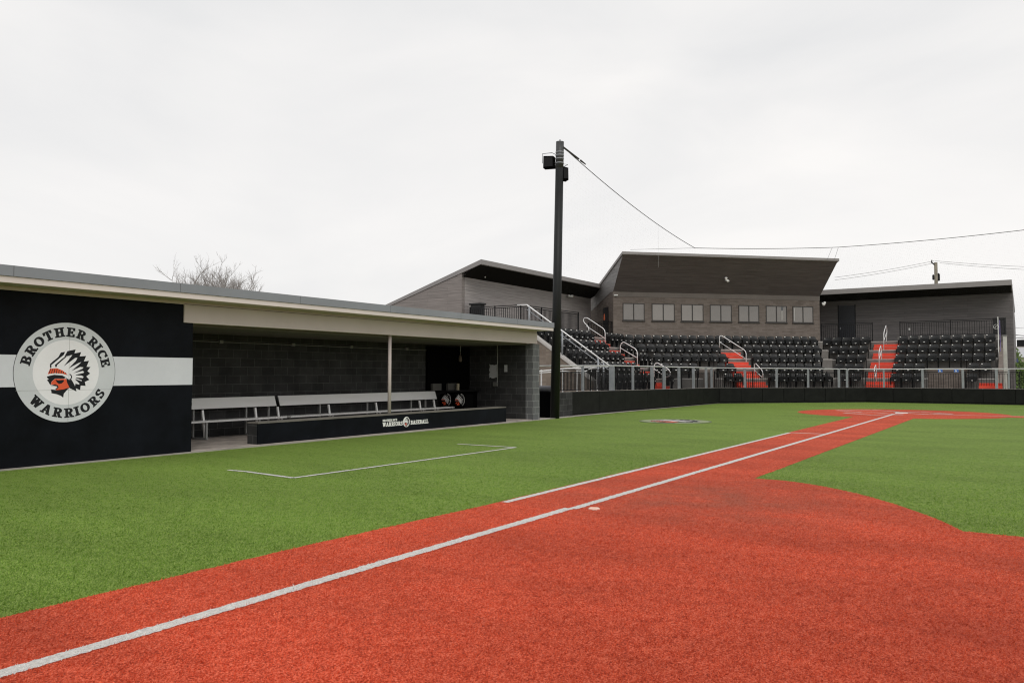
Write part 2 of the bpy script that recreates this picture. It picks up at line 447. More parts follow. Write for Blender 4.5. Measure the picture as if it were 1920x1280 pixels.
def line(name, p, q, wd, z=0.008, **kw):
    p = Vector((*p[:2], 0)); q = Vector((*q[:2], 0)); d = (q - p).normalized(); nn = Vector((-d.y, d.x, 0)) * wd / 2
    o = up(sheet(name, jag([p - nn, q - nn, q + nn, p + nn], step=0.035, amp=0.010, near=16), z, CHALK)); tag(o, kind='structure'); return o
line('foul_line', (FX - 0.02, -14), (FX - 0.02, 8.5), 0.125)
line('foul_line', (FX + 0.03, 8.5), (FX + 0.02, 35.3), 0.115)
p1, p2 = onG(949, 942.5), onG(1488, 811.5)
line('running_lane_line', (FX - 0.93, p1.y), (FX - 0.93, p2.y), 0.10)
line('running_lane_line', (FX - 0.93, p2.y), (FX - 0.02, p2.y), 0.10, 0.0085)
bx = [onG(*p) for p in ((428, 881.5), (460, 884), (550, 896.3), (967, 839), (858, 832.5))]
line('coach_box_line', bx[0], bx[1], 0.085); line('coach_box_line', bx[1], bx[2], 0.085, 0.0085)
line('coach_box_line', bx[2], bx[3], 0.085, 0.009); line('coach_box_line', bx[3], bx[4], 0.085, 0.0095)
# batter's boxes round home plate
for a, b in (((-1.9, 0.9), (-0.5, 0.9)), ((-1.9, -0.95), (-0.5, -0.95)), ((-0.5, -0.95), (-0.5, 0.9)), ((-1.9, -0.95), (-1.9, 0.9)),
             ((0.5, 0.9), (1.8, 0.9)), ((0.5, -0.95), (1.8, -0.95)), ((0.5, -0.95), (0.5, 0.9)), ((1.8, -0.95), (1.8, 0.9)),
             ((-0.9, 2.9), (0.9, 2.9)), ((-0.9, 1.1), (-0.9, 2.9)), ((0.9, 1.1), (0.9, 2.9))):
    def rt(p): return ((p[0] - p[1]) / R2 + HOME.x + 0.1, (p[0] + p[1]) / R2 + HOME.y + 0.1)
    q = [rt((a[0], a[1])), rt((b[0], b[1]))]
    line('batter_box_line', q[0], q[1], 0.11, 0.0085 + random.random() * 0.001)
line('foul_line', (HOME.x + 0.9, HOME.y - 0.02), (40, HOME.y - 0.02), 0.10, 0.0085)
# home plate: a thing
hp = [(0, 0), (0.22, 0.22), (0.44, 0.0 + 0.44), (0, 0.62), (-0.22, 0.44)]
t = MB().prism([(HOME.x + a, HOME.y + 0.02 + b) for a, b in [(0, 0), (0.24, 0.0), (0.43, 0.22), (0.43, 0.43), (0.0, 0.43)]], 0.006, 0.03).build('home_plate', PLATE)
tag(t, 'white rubber home plate in the red circle in front of the stand', 'home plate')
# base anchor plug by the foul line
pl = onG(1114, 955)
t = thing('base_plug', 'small round pale plug of first base beside the foul line', 'base plug', (pl.x, pl.y, 0.0))
MB().lathe((pl.x, pl.y, 0.005), [(0.068, 0), (0.068, 0.012), (0.06, 0.018)], 24).build('disc', mat('plug_pink', (0.78, 0.55, 0.45), 0.6), t)
MB().lathe((pl.x, pl.y, 0.023), [(0.034, 0), (0.03, 0.004)], 20).build('cap', mat('plug_tan', (0.70, 0.42, 0.30), 0.6), t)
# concrete curb along the dugout and the wall
MB().box((-14.98, -2, -0.02), (-14.62, 26.6, 0.018)).build('curb', CONC)
tag(bpy.data.objects['curb'], kind='structure')
MB().flat([(-14.62, 26.6, 0.010), (-14.45, 42.8, 0.010), (-14.6, 42.9, 0.010), (-15.3, 42.9, 0.010), (-15.3, 26.6, 0.010)]).build('curb', CONC)
tag(bpy.data.objects['curb.001'], kind='structure')
o = up(sheet('concourse', [(-40, 24.9), (-15.2, 24.9), (-15.0, 42.0), (-8.0, 49.7), (40, 49.7), (40, 120), (-90, 120), (-90, 24.9)], -0.01, CONC)); tag(o, kind='structure')

# =================================================================== LETTERS AND EMBLEM
def _rect(x0, y0, x1, y1): return [(x0, y0), (x1, y0), (x1, y1), (x0, y1)]
def _ln(x0, y0, x1, y1, t):
    L = math.hypot(x1 - x0, y1 - y0); nx, ny = -(y1 - y0) / L * t / 2, (x1 - x0) / L * t / 2
    return [(x0 + nx, y0 + ny), (x0 - nx, y0 - ny), (x1 - nx, y1 - ny), (x1 + nx, y1 + ny)]
def _arc(cx, cy, rx, ry, a, b, tx, ty, n=9):
    o_ = [(cx + rx * math.cos(rad(a + (b - a) * i / n)), cy + ry * math.sin(rad(a + (b - a) * i / n))) for i in range(n + 1)]
    i_ = [(cx + (rx - tx) * math.cos(rad(a + (b - a) * i / n)), cy + (ry - ty) * math.sin(rad(a + (b - a) * i / n))) for i in range(n + 1)]
    return o_ + i_[::-1]
S_ = 0.15; K_ = 0.21
GL = {
 'I': (0.46, [_rect(.125, 0, .335, 1), _rect(0, 0, .46, S_), _rect(0, 1 - S_, .46, 1)]),
 'L': (0.74, [_rect(.12, 0, .33, 1), _rect(0, 0, .72, S_), _rect(0, 1 - S_, .45, 1), _rect(.58, 0, .72, .34)]),
 'E': (0.80, [_rect(.12, 0, .33, 1), _rect(0, 0, .76, S_), _rect(0, 1 - S_, .76, 1), _rect(.62, 0, .76, .33), _rect(.62, .67, .76, 1), _rect(.3, .43, .56, .57), _rect(.47, .34, .58, .66)]),
 'T': (0.80, [_rect(.295, 0, .505, 1), _rect(.17, 0, .63, S_), _rect(0, 1 - S_, .8, 1), _rect(0, .66, .14, 1), _rect(.66, .66, .8, 1)]),
 'H': (0.92, [_rect(.12, 0, .32, 1), _rect(.60, 0, .80, 1), _rect(0, 0, .43, S_), _rect(0, 1 - S_, .43, 1), _rect(.49, 0, .92, S_), _rect(.49, 1 - S_, .92, 1), _rect(.3, .43, .62, .58)]),
 'B': (0.82, [_rect(.12, 0, .32, 1), _rect(0, 0, .45, S_), _rect(0, 1 - S_, .45, 1), _arc(.42, .735, .33, .265, -90, 90, .2, .15), _arc(.42, .28, .38, .28, -90, 90, .21, .15), _rect(.3, .44, .46, .56)]),
 'R': (0.88, [_rect(.12, 0, .32, 1), _rect(0, 0, .44, S_), _rect(0, 1 - S_, .45, 1), _arc(.42, .72, .36, .28, -90, 90, .21, .15), _rect(.3, .44, .46, .57), _ln(.48, .5, .70, .05, .2), _rect(.60, 0, .90, S_)]),
 'O': (0.90, [_arc(.45, .5, .45, .5, 0, 180, .21, .16, 14), _arc(.45, .5, .45, .5, 180, 360, .21, .16, 14)]),
 'C': (0.84, [_arc(.45, .5, .45, .5, 42, 318, .21, .16, 20), _rect(.66, .64, .80, 1.0)]),
 'W': (1.16, [_ln(.17, .98, .36, .04, .2), _ln(.36, .04, .58, .86, .16), _ln(.58, .86, .80, .04, .2), _ln(.80, .04, .99, .98, .16), _rect(0, 1 - S_, .36, 1), _rect(.42, 1 - S_, .7, 1), _rect(.82, 1 - S_, 1.16, 1)]),
 'A': (0.94, [_ln(.17, .04, .45, .98, .15), _ln(.47, .98, .76, .04, .21), _rect(0, 0, .34, S_), _rect(.58, 0, .94, S_), _rect(.28, .27, .66, .4)]),
 'S': (0.72, [_arc(.37, .72, .32, .28, 20, 270, .19, .15, 14), _arc(.35, .28, .34, .285, -160, 90, .2, .15, 14), _rect(.54, .66, .67, .98), _rect(.02, .02, .15, .34)]),
}
class Layer:
    n = 0
def glyph(mb, ch, f, lift):
    k = 0
    for dx in ((-BOLD, BOLD) if BOLD else (0,)):
        for pg in GL[ch][1]:
            mb.flat([f(x + dx, y, lift + 0.00012 * k) for x, y in pg]); k += 1
BOLD = 0.042
def ring_arc(cx, cy, r0, r1, a, b, n=40):
    return [(cx + r1 * math.cos(rad(a + (b - a) * i / n)), cy + r1 * math.sin(rad(a + (b - a) * i / n))) for i in range(n + 1)] + \
           [(cx + r0 * math.cos(rad(a + (b - a) * i / n)), cy + r0 * math.sin(rad(a + (b - a) * i / n))) for i in range(n, -1, -1)]
# head in a feather headdress, in drawing units (x right, y down), about 390..880 by 390..940
FEATH = [(578, 476), (612, 412), (705, 390), (692, 436), (768, 420), (752, 470), (827, 463), (802, 528), (862, 520), (834, 590), (881, 592), (846, 640), (879, 668), (834, 702), (871, 742), (818, 766), (829, 812), (772, 808), (766, 862), (716, 838), (724, 876), (700, 838),
         (712, 785), (752, 797), (757, 785), (707, 737), (712, 733), (780, 757), (786, 748), (716, 722), (713, 715), (795, 722), (803, 705), (780, 692), (712, 688), (715, 682), (800, 662), (809, 648), (790, 638), (684, 664), (788, 612), (800, 596), (760, 592), (660, 640),
         (748, 562), (772, 536), (738, 548), (630, 610), (712, 520), (727, 485), (700, 490), (575, 585), (630, 510), (668, 455)]
STR1 = [(424, 606), (422, 562), (455, 530), (512, 482), (538, 430), (585, 420), (572, 455), (528, 492), (470, 545), (438, 572), (438, 604)]
STR2 = [(482, 596), (476, 572), (556, 500), (585, 476), (640, 466), (600, 478), (500, 572), (495, 594)]
BAND = [(400, 676), (424, 614), (498, 609), (562, 634), (622, 686), (560, 670), (478, 663)]
BROW = [(395, 700), (470, 683), (560, 690), (606, 716), (575, 727), (482, 725), (446, 756), (432, 800), (410, 762), (392, 742), (412, 732), (395, 716)]
HAIR = [(606, 716), (640, 744), (664, 738), (700, 800), (724, 876), (640, 832), (612, 770)]
FACE = [(436, 796), (446, 758), (482, 727), (575, 729), (604, 728), (614, 770), (642, 828), (570, 850), (500, 856), (490, 848), (520, 832), (512, 806), (480, 790)]
EYE = [(484, 735), (512, 747), (574, 741), (580, 756), (556, 780), (524, 786), (502, 768)]
CHEEK = [(574, 741), (520, 741), (575, 729), (600, 736)]
LIP = [(432, 806), (480, 790), (514, 804), (522, 828), (492, 850), (486, 842), (508, 824), (500, 812), (462, 806)]
NECK = [(440, 846), (500, 856), (560, 850), (642, 830), (612, 862), (582, 898), (576, 944), (548, 920), (500, 902), (446, 890)]
EARR = ring_arc(632, 708, 27, 38, -75, 75, 12)
def emblem_head(parent, f, lift, ink=INK, feather_white=None):
    """f(x,y,lift)->point. Each colour is a mesh of its own."""
    if feather_white:
        m = MB(); m.flat([f(*p, lift) for p in [(415, 600), (540, 430), (700, 400), (800, 470), (862, 560), (872, 700), (820, 800), (730, 850), (620, 720), (560, 670), (400, 680)]]).build('feather_ground', feather_white, parent, recalc=False)
        lift += 0.001
    m = MB()
    for pg, k in ((FEATH, 0), (STR1, 1), (STR2, 2), (BROW, 0), (HAIR, 1), (NECK, 0), (EARR, 2)): m.flat([f(*p, lift + 0.0004 * k) for p in pg])
    m.build('headdress', ink, parent, recalc=False)
    m = MB(); m.flat([f(*p, lift + 0.0015) for p in FACE]); m.flat([f(*p, lift + 0.0015) for p in BAND]); m.build('face', ORANGE, parent, recalc=False)
    MB().flat([f(*p, lift + 0.003) for p in EYE]).build('eye', ink, parent, recalc=False)
    MB().flat([f(*p, lift + 0.003) for p in LIP]).build('mouth', ink, parent, recalc=False)
    for i in range(8):
        x = 425 + i * 24; y0 = 616 + max(0, i - 3) * 10
        MB().flat([f(*p, lift + 0.003) for p in ((x, y0), (x + 7, y0), (x - 8 + i * 2.4, 668), (x - 15 + i * 2.4, 668))]).build('band_stripe', ink, parent, recalc=False)


# =================================================================== DUGOUT
DX = -14.75
DY1 = 23.75
dug = thing('dugout', 'long black dugout with tan header and round team emblem on its front wall', 'dugout', (DX, 12, 0))
BX = -17.62                                    # inner face of the back wall
# solid black front panel wall
MB().box((DX - 0.25, -6, 0.018), (DX, 10.18, 3.115)).build('front_wall', PANEL, dug)
s = MB()
m = s.box((DX - 0.01, -6, 1.415), (DX + 0.004, 10.182, 1.975)); st = m.build('painted_stripe', STRIPE, dug)
SEAMM = mat('seam', (0.03, 0.03, 0.033), 0.8)
for y in (-4.5, -2.05, 0.39, 2.83, 5.2): MB().box((DX + 0.0005, y, 0.02), (DX + 0.0062, y + 0.006, 3.11)).build('panel_seam', SEAMM, dug)
# round emblem
emb = MB()
ec = Vector((DX, 7.59, 1.672)); er = 0.905
def disc(r, x, n=96): return [(x, ec.y + r * math.cos(2 * math.pi * i / n), ec.z + r * math.sin(2 * math.pi * i / n)) for i in range(n)]
MB().sweep(disc(er + 0.008, DX + 0.002), (0.004, 0, 0)).build('emblem_outline', INK, dug)
emb.sweep(disc(er, DX + 0.003), (0.006, 0, 0)); embo = emb.build('emblem', RINGM, dug)
embo['label'] = 'round grey and white team emblem reading BROTHER RICE WARRIORS'
MB().sweep(disc(0.592, DX + 0.0085), (0.0012, 0, 0)).build('emblem_disc', DISCM, embo)
SC = er / 567.0
def ef(x, y, lift): return Vector((DX + 0.011 + lift, ec.y + (x - 611) * SC, ec.z - (y - 655) * SC))
emblem_head(embo, ef, 0.0)
def arc_text(mb, items, radius, hgt, bottom=False, fn=None, lift=0.0, wd=1.0):
    for ch, a in items:
        wch = GL[ch][0] * wd; ca = math.cos(rad(a)); sa = math.sin(rad(a))
        if bottom: ux, uy = -sa, ca; vx, vy = -ca, -sa           # up points to the centre
        else: ux, uy = sa, -ca; vx, vy = ca, sa
        def f(x, y, l):
            px = ca * radius + ux * (x - GL[ch][0] / 2) * wd * hgt + vx * (y - 0.5) * hgt
            py = sa * radius + uy * (x - GL[ch][0] / 2) * wd * hgt + vy * (y - 0.5) * hgt
            return fn(px, py, l)
        glyph(mb, ch, f, lift)
def ef2(px, py, l): return Vector((DX + 0.0095 + l, ec.y + px, ec.z + py))
let = MB(); arc_text(let, list(zip("BROTHER", (163.5, 148, 132.5, 117.5, 101.5, 85.5, 70.0))), 0.735, 0.172, fn=ef2, wd=1.06); let.build('lettering', INK, embo, recalc=False)
let = MB(); arc_text(let, list(zip("RICE", (50.0, 39.2, 27.5, 14.5))), 0.735, 0.172, fn=ef2, wd=1.06); let.build('lettering', INK, embo, recalc=False)
let = MB()
arc_text(let, list(zip("WARRIORS", (-134.5, -117.5, -101.5, -85.8, -74.5, -62.0, -46.5, -33.0))), 0.74, 0.172, bottom=True, fn=ef2, wd=1.06)
let.build('lettering', INK, embo, recalc=False)
sm = MB()
sm.box((DX + 0.0093, ec.y + 0.035, ec.z - er + 0.02), (DX + 0.0102, ec.y + 0.04, ec.z + er - 0.02)).box((DX + 0.0093, ec.y - er + 0.04, ec.z - 0.325), (DX + 0.0102, ec.y + er - 0.05, ec.z - 0.32))
sm.build('joint_line', mat('joint', (0.33, 0.34, 0.33), 0.8), embo)
# header beam and roof
MB().box((DX - 0.2, 9.95, 2.71), (DX + 0.03, 24.0, 3.09)).build('header_beam', TAN, dug)
MB().box((DX - 0.19, -6, 3.09), (DX + 0.015, 24.0, 3.155)).build('frieze', TAN, dug)
MB().box((DX - 0.19, 9.96, 3.088), (DX + 0.033, 23.99, 3.096)).build('drip_line', mat('drip_dark', (0.10, 0.09, 0.08), 0.8), dug)
LX = -14.22; RY1 = 24.3
rf = MB()
rf.sweep([(LX - 0.02, -6, 3.30), (LX - 0.02, -6, 3.44), (-18.4, -6, 3.02), (-18.4, -6, 2.86)], (0, RY1 + 6, 0))
roof = rf.build('roof', ROOFM, dug)
MB().box((LX - 0.04, -6, 3.275), (LX + 0.02, RY1 + 0.02, 3.455)).build('metal_edge', ROOFM, roof)
for y in (0.2, 3.3, 6.4, 9.5, 12.6, 15.7, 18.8, 21.9): MB().box((LX + 0.0205, y, 3.276), (LX + 0.0225, y + 0.008, 3.454)).build('edge_joint', mat('joint_dark', (0.12, 0.125, 0.13), 0.6) if y < 1 else bpy.data.materials['joint_dark'], roof)
MB().box((LX - 0.07, -6, 3.165), (LX - 0.005, RY1, 3.270)).build('fascia', TANL, roof)
MB().box((LX - 0.08, -6, 3.158), (DX - 0.3, RY1 - 0.25, 3.20)).build('soffit', TAN, roof)
MB().box((DX - 0.25, 10.2, 2.66), (BX - 0.1, DY1 - 0.01, 2.72)).build('ceiling', mat('ceiling', (0.13, 0.115, 0.105), 0.9), dug)
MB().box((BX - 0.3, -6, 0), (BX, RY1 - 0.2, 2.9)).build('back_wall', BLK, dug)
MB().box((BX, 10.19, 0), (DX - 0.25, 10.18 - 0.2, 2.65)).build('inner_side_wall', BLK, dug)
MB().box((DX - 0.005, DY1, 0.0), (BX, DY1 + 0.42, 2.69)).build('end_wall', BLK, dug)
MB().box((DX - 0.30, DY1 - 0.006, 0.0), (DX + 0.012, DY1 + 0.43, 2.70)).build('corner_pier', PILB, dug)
MB().box((DX - 0.05, 10.2, 0.0), (BX, DY1, 0.03)).build('dugout_floor', FLOORC, dug)
py_ = 16.42
MB().tube([(DX - 0.12, py_, 0.56), (DX - 0.12, py_, 2.72)], 0.048, 14).build('support_post', TAN, dug, smooth=True)
hw = MB().box((DX - 0.42, 11.93, 0.02), (DX - 0.12 + 0.03, 22.12, 0.50)).build('half_wall', BLK, dug)
MB().box((DX - 0.09, 11.935, 0.022), (DX - 0.06, 22.14, 0.505)).build('front_board', PANEL, hw)
MB().box((DX - 0.42, 11.925, 0.503), (DX - 0.05, 22.13, 0.535)).build('cap_plank', mat('worn_cap', (0.17, 0.155, 0.135), 0.8, var=0.3, scale=5, stretch=(1, .2, 1)), hw)
FXB = DX - 0.058
def row_text(mb, txt, y0, y1, z0, h, x):
    mb = MB(); tot = sum(GL[c][0] + 0.08 if c != ' ' else 0.4 for c in txt) - 0.08; k = (y1 - y0) / tot; p = 0
    for c in txt:
        if c == ' ': p += 0.4; continue
        q = p
        glyph(mb, c, lambda a, b, l: Vector((x + l, y0 + (q + a) * k, z0 + b * h)), 0.0)
        p += GL[c][0] + 0.08
    mb.build('board_lettering', PLATE, hw, recalc=False)
ptx = lambda x, y: onX(x, y, FXB)
row_text(None, "BROTHER RICE", ptx(717.5, 788).y, ptx(744.5, 788).y, 0.335, 0.062, FXB)
row_text(None, "WARRIORS", ptx(717.5, 796).y, ptx(755, 793).y, 0.20, 0.115, FXB)
row_text(None, "BASEBALL", ptx(770, 793).y, ptx(803, 791).y, 0.20, 0.115, FXB)
lc = ptx(762, 790.5); lr = 0.145
lm = MB(); lm.flat([(FXB + 0.001, lc.y + lr * math.cos(i * math.pi / 16), lc.z + lr * math.sin(i * math.pi / 16)) for i in range(32)]).build('board_emblem', PLATE, hw, recalc=False)
def bfn(x, y, l): return Vector((FXB + 0.003 + l, lc.y + (x - 620) * 0.00047, lc.z - (y - 660) * 0.00047))
m = MB()
for pg in (FEATH, STR1, BROW, HAIR, NECK): m.flat([bfn(*p, 0.0004 * len(m.f)) for p in pg])
m.build('board_headdress', INK, hw, recalc=False)
m = MB().flat([bfn(*p, 0.03 * 0.3) for p in FACE]); m.build('board_face', ORANGE, hw, recalc=False)
# conduit along the back wall with lamp boxes
cdt = MB().tube([(BX + 0.04, 10.3, 2.47), (BX + 0.04, 23.7, 2.45)], 0.012, 6)
for y in (11.0, 12.9, 15.3, 17.6, 20.2): cdt.box((BX, y, 2.43), (BX + 0.07, y + 0.11, 2.51))
cdt.build('conduit', mat('conduit_grey', (0.2, 0.2, 0.19), 0.5), dug)
ex = onY(933, 700, DY1).x
ec2 = MB().tube([(ex, DY1 - 0.02, 1.3), (ex, DY1 - 0.02, 2.68)], 0.012, 6); ec2.build('conduit', mat('conduit_light', (0.36, 0.36, 0.35), 0.5), dug)
eb = onY(930, 719, DY1)
MB().box((eb.x - 0.09, DY1 - 0.07, eb.z - 0.09), (eb.x + 0.09, DY1 - 0.002, eb.z + 0.06)).build('switch_box', mat('box_grey', (0.13, 0.13, 0.12), 0.5), dug)
# papers on the end wall
def paper(px0, py0, px1, py1, label, wav=0.02):
    a = onY(px0, py0, DY1); b = onY(px1, py1, DY1); m = MB(); n = 7
    pts = []
    for i in range(n + 1): pts.append((a.x + (b.x - a.x) * i / n, a.z + random.uniform(-wav, wav)))
    for i in range(n + 1): pts.append((b.x + random.uniform(-wav, wav) * 0.6, a.z + (b.z - a.z) * i / n))
    for i in range(n + 1): pts.append((b.x + (a.x - b.x) * i / n, b.z + random.uniform(-wav, wav)))
    for i in range(n + 1): pts.append((a.x + random.uniform(-wav, wav) * 0.6, b.z + (a.z - b.z) * i / n))
    m.sweep([(x, DY1 - 0.004, z) for x, z in pts], (0, -0.002, 0)); o = m.build('paper_notice', PAPER); tag(o, label, 'notice'); return o
paper(918, 683, 932.5, 708.5, 'large crumpled pale paper taped to the dark end wall of the dugout', 0.03)
paper(945.5, 684, 951.5, 697, 'small neat pale blue sheet on the dark end wall of the dugout', 0.003)

# benches
LEGM = mat('leg_grey', (0.30, 0.30, 0.29), 0.5)
def bench(y0, y1, label, n, endx=0.0):
    t = thing('team_bench', label, 'bench', (BX + 0.5, y0, 0), 'aluminium benches in the dugout')
    xb = BX + 0.30; xs = xb + 0.12; xf = xs + 0.40
    m = MB(); m.sweep([(xb, y0, 1.04), (xb - 0.03, y0, 1.035), (xb + 0.065, y0, 0.765), (xb + 0.095, y0, 0.77)], (0, y1 - y0, 0))
    m.build('backrest', ALU, t, bevel=0.006)
    m = MB(); m.box((xs, y0, 0.455), (xf, y1 + endx, 0.50)).build('seat', ALU, t, bevel=0.006)
    for px in n:
        y = onX(px, 780, xb).y
        MB().bar((xb + 0.30, y, 0.75), (xb + 0.43, y, 0.06), 0.05, 0.045).build('brace', ALU, t)
        MB().bar((xb - 0.06, y, 0.98), (xb - 0.06, y, 0.03), 0.04, 0.05).bar((xf - 0.05, y, 0.455), (xf - 0.05, y, 0.08), 0.05, 0.05).bar((xf, y, 0.06), (xb - 0.02, y, 0.06), 0.05, 0.04).build('leg_frame', LEGM, t)
    return t
bench(10.95, 14.50, 'near aluminium bench with backrest, beside the emblem wall inside the dugout', (365, 464))
bench(14.62, 21.45, 'long far aluminium bench with backrest behind the half wall of the dugout', (506, 602, 691, 773, 800), 0.45)

# black storage cabinet with counter, at the far end
cx0 = BX; cb = thing('storage_cabinet', 'tall black storage cabinet in the far corner of the dugout', 'cabinet', (BX + 0.4, 22.6, 0))
BLKP = mat('matt_black', (0.003, 0.003, 0.003), 1.0, spec=0.02)
MB().box((BX + 0.002, 21.3, 1.06), (BX + 0.10, DY1 - 0.01, 2.6)).build('back_panel', BLKP, cb)
MB().box((BX + 0.002, 22.45, 0.03), (BX + 0.45, DY1 - 0.02, 1.0)).build('body', BLKP, cb)
MB().box((BX + 0.002, 21.7, 1.0), (BX + 0.62, DY1 - 0.015, 1.05)).build('counter', mat('counter', (0.010, 0.010, 0.010), 0.8, spec=0.1), cb)
GB = mat('grey_bin', (0.085, 0.08, 0.072), 0.7)
for i, (a, b, lb) in enumerate(((811.5, 828, 'dim grey box at the left end of the dugout counter'), (840.5, 856, 'dim grey box at the middle of the dugout counter beside the beige roll'))):
    X_ = BX + 0.22; ya = onX(a, 725, X_).y; yb = onX(b, 725, X_).y
    bo = MB().box((X_ - 0.1, ya, 1.052), (X_, yb, 1.30)).build('storage_box', GB, bevel=0.008); tag(bo, lb, 'box', 'grey boxes on the dugout counter')
rr = onX(858.5, 725, BX + 0.35)
tag(MB().lathe((rr.x, rr.y, 1.052), [(0.055, 0), (0.055, 0.24), (0.02, 0.24)], 14).build('paper_roll', mat('beige_roll', (0.42, 0.37, 0.26), 0.8), smooth=False), 'beige paper roll standing on the dark dugout counter', 'paper roll')
# two black cases with the head emblem
def case(px, label):
    Yc = 21.9; p = onY(px, 755, Yc)
    t = thing('equipment_case', label, 'case', (p.x, Yc, 0.03), 'black cases with the team emblem')
    MB().box((p.x - 0.275, Yc, 0.03), (p.x + 0.275, Yc + 0.45, 0.93)).build('body', BLKP, t, bevel=0.04)
    k = 0.00086
    def f(x, y, l): return Vector((p.x + 0.02 + (x - 650) * k, Yc - 0.004 - l, 0.735 - (y - 640) * k))
    emblem_head(t, f, 0.0, ink=BLKP, feather_white=PLATE)
    tips = [(705, 390), (768, 420), (827, 463), (862, 520), (881, 592), (879, 668), (871, 742), (829, 812), (766, 862)]
    rim = MB()
    for i in range(len(tips) - 1):
        (x0, y0), (x1, y1) = tips[i], tips[i + 1]; dx, dy = x1 - x0, y1 - y0; L = math.hypot(dx, dy); nx, ny = dy / L * 11, -dx / L * 11
        rim.flat([f(x0, y0, 0.003), f(x1, y1, 0.003), f(x1 + nx, y1 + ny, 0.003), f(x0 + nx, y0 + ny, 0.003)])
    rim.build('feather_outline', PLATE, t, recalc=False)
case(836, 'left black case with feathered head emblem in the dugout corner')
case(861.5, 'right black case with feathered head emblem in the dugout corner')
hb = onX(863, 672, BX + 0.25)
t = thing('hanging_bag', 'small pale bag hanging high in the dark dugout corner', 'bag', tuple(hb))
MB().lathe((hb.x, hb.y, hb.z - 0.12), [(0.04, 0), (0.07, 0.05), (0.055, 0.17), (0.015, 0.26)], 10).build('pouch', mat('bag_tan', (0.16, 0.12, 0.09), 0.8), t, smooth=True)
MB().tube([(hb.x, hb.y, hb.z + 0.13), (hb.x, hb.y, 2.66)], 0.006, 5).build('strap', PLATE, t)

# =================================================================== turf fibres close to the camera: real blades
import numpy as np
rng_ = np.random.default_rng(5)
def in_poly(px, py, poly):
    c = np.zeros(len(px), bool); n = len(poly)
    for i in range(n):
        x0, y0 = poly[i]; x1, y1 = poly[(i + 1) % n]
        if y0 == y1: continue
        k = ((y0 > py) != (y1 > py)) & (px < (x1 - x0) * (py - y0) / (y1 - y0) + x0); c ^= k
    return c
NF = 520000
ang = rng_.uniform(math.radians(-9), math.radians(76), NF)         # compass sector in front of the camera, a good margin each side
d = 3.3 * (26.0 / 3.3) ** rng_.uniform(0, 1, NF)
fx = -np.sin(ang) * d; fy = np.cos(ang) * d
keep = (fx > -14.6) & (rng_.uniform(0, 1, NF) > (d - 9.0) / 15.0)
fx, fy, d = fx[keep], fy[keep], d[keep]
white = (np.abs(fx - (FX - 0.02)) < 0.062) & (fy < 8.5) | (np.abs(fx - (FX + 0.025)) < 0.056) & (fy >= 8.5) | (np.abs(fx - (FX - 0.93)) < 0.048) & (fy > p1.y)
b0, b1, b2 = bx[1], bx[2], bx[3]
white |= (np.abs((fx - b1.x) * (b2.y - b1.y) - (fy - b1.y) * (b2.x - b1.x)) / (b2 - b1).length < 0.04) & (fy > b1.y) & (fy < b2.y)
redp = in_poly(fx, fy, red)
def fibres(name, sel, m, hgt):
    x, y, dd = fx[sel], fy[sel], d[sel]; n = len(x)
    sc = np.clip(dd / 5.5, 0.8, 2.2)
    h = hgt * rng_.uniform(0.5, 1.15, n) * np.clip(1.25 - dd / 30.0, 0.5, 1.0); wd = 0.0030 * sc * rng_.uniform(0.7, 1.3, n)
    a = rng_.uniform(0, 2 * math.pi, n); lean = rng_.uniform(0.1, 1.3, n) * h; la = rng_.normal(0.9, 1.2, n)
    v = np.zeros((n, 3, 3), np.float32)
    v[:, 0, 0] = x - np.cos(a) * wd; v[:, 0, 1] = y - np.sin(a) * wd
    v[:, 1, 0] = x + np.cos(a) * wd; v[:, 1, 1] = y + np.sin(a) * wd
    v[:, 2, 0] = x + np.cos(la) * lean; v[:, 2, 1] = y + np.sin(la) * lean; v[:, 2, 2] = h
    v[:, :2, 2] = 0.002
    me = bpy.data.meshes.new(name); me.vertices.add(3 * n); me.vertices.foreach_set('co', v.ravel())
    me.loops.add(3 * n); me.loops.foreach_set('vertex_index', np.arange(3 * n, dtype=np.int32))
    me.polygons.add(n); me.polygons.foreach_set('loop_start', np.arange(0, 3 * n, 3, dtype=np.int32))
    me.update(calc_edges=True); me.materials.append(m)
    o = bpy.data.objects.new(name, me); COL.objects.link(o); o['kind'] = 'stuff'; return o
tag(fibres('white_turf_fibres', white, WHITEF, 0.020), 'white artificial grass fibres of the marked lines')
tag(fibres('red_turf_fibres', redp & ~white, REDF, 0.019), 'red artificial grass fibres of the infield')
tag(fibres('green_turf_fibres', ~redp & ~white, GREENF, 0.019), 'green artificial grass fibres beside the infield')

# =================================================================== POLE, LIGHTS, CABLES
pb = Vector((-14.73, 25.24, 0)); 
ptop = onY(1050, 266, 25.0)
def pole_at(z): return pb.lerp(Vector((ptop.x, ptop.y, ptop.z)), z / ptop.z)
t = thing('net_pole', 'tall black steel pole beside the dugout, leaning slightly, holding the net cable', 'pole', tuple(pb))
MB().tube([pole_at(0.01), pole_at(9.2)], [0.172, 0.148], 24).build('shaft', POLEM, t, smooth=True)
MB().tube([pole_at(9.2), pole_at(ptop.z)], [0.148, 0.146], 24).build('top_section', mat('pole_grey', (0.045, 0.047, 0.048), 0.5), t, smooth=True)
MB().tube([pole_at(ptop.z), pole_at(ptop.z) + Vector((0, 0, 0.08))], 0.02, 8).build('finial', POLEM, t)
for py in (287, 292.5, 299, 307):
    z = onY(1048, py, 25.0).z; c = pole_at(z)
    MB().lathe((c.x, c.y, z), [(0.150, 0), (0.158, 0.005), (0.158, 0.035), (0.150, 0.04)], 24).build('clamp_band', GALV, t)
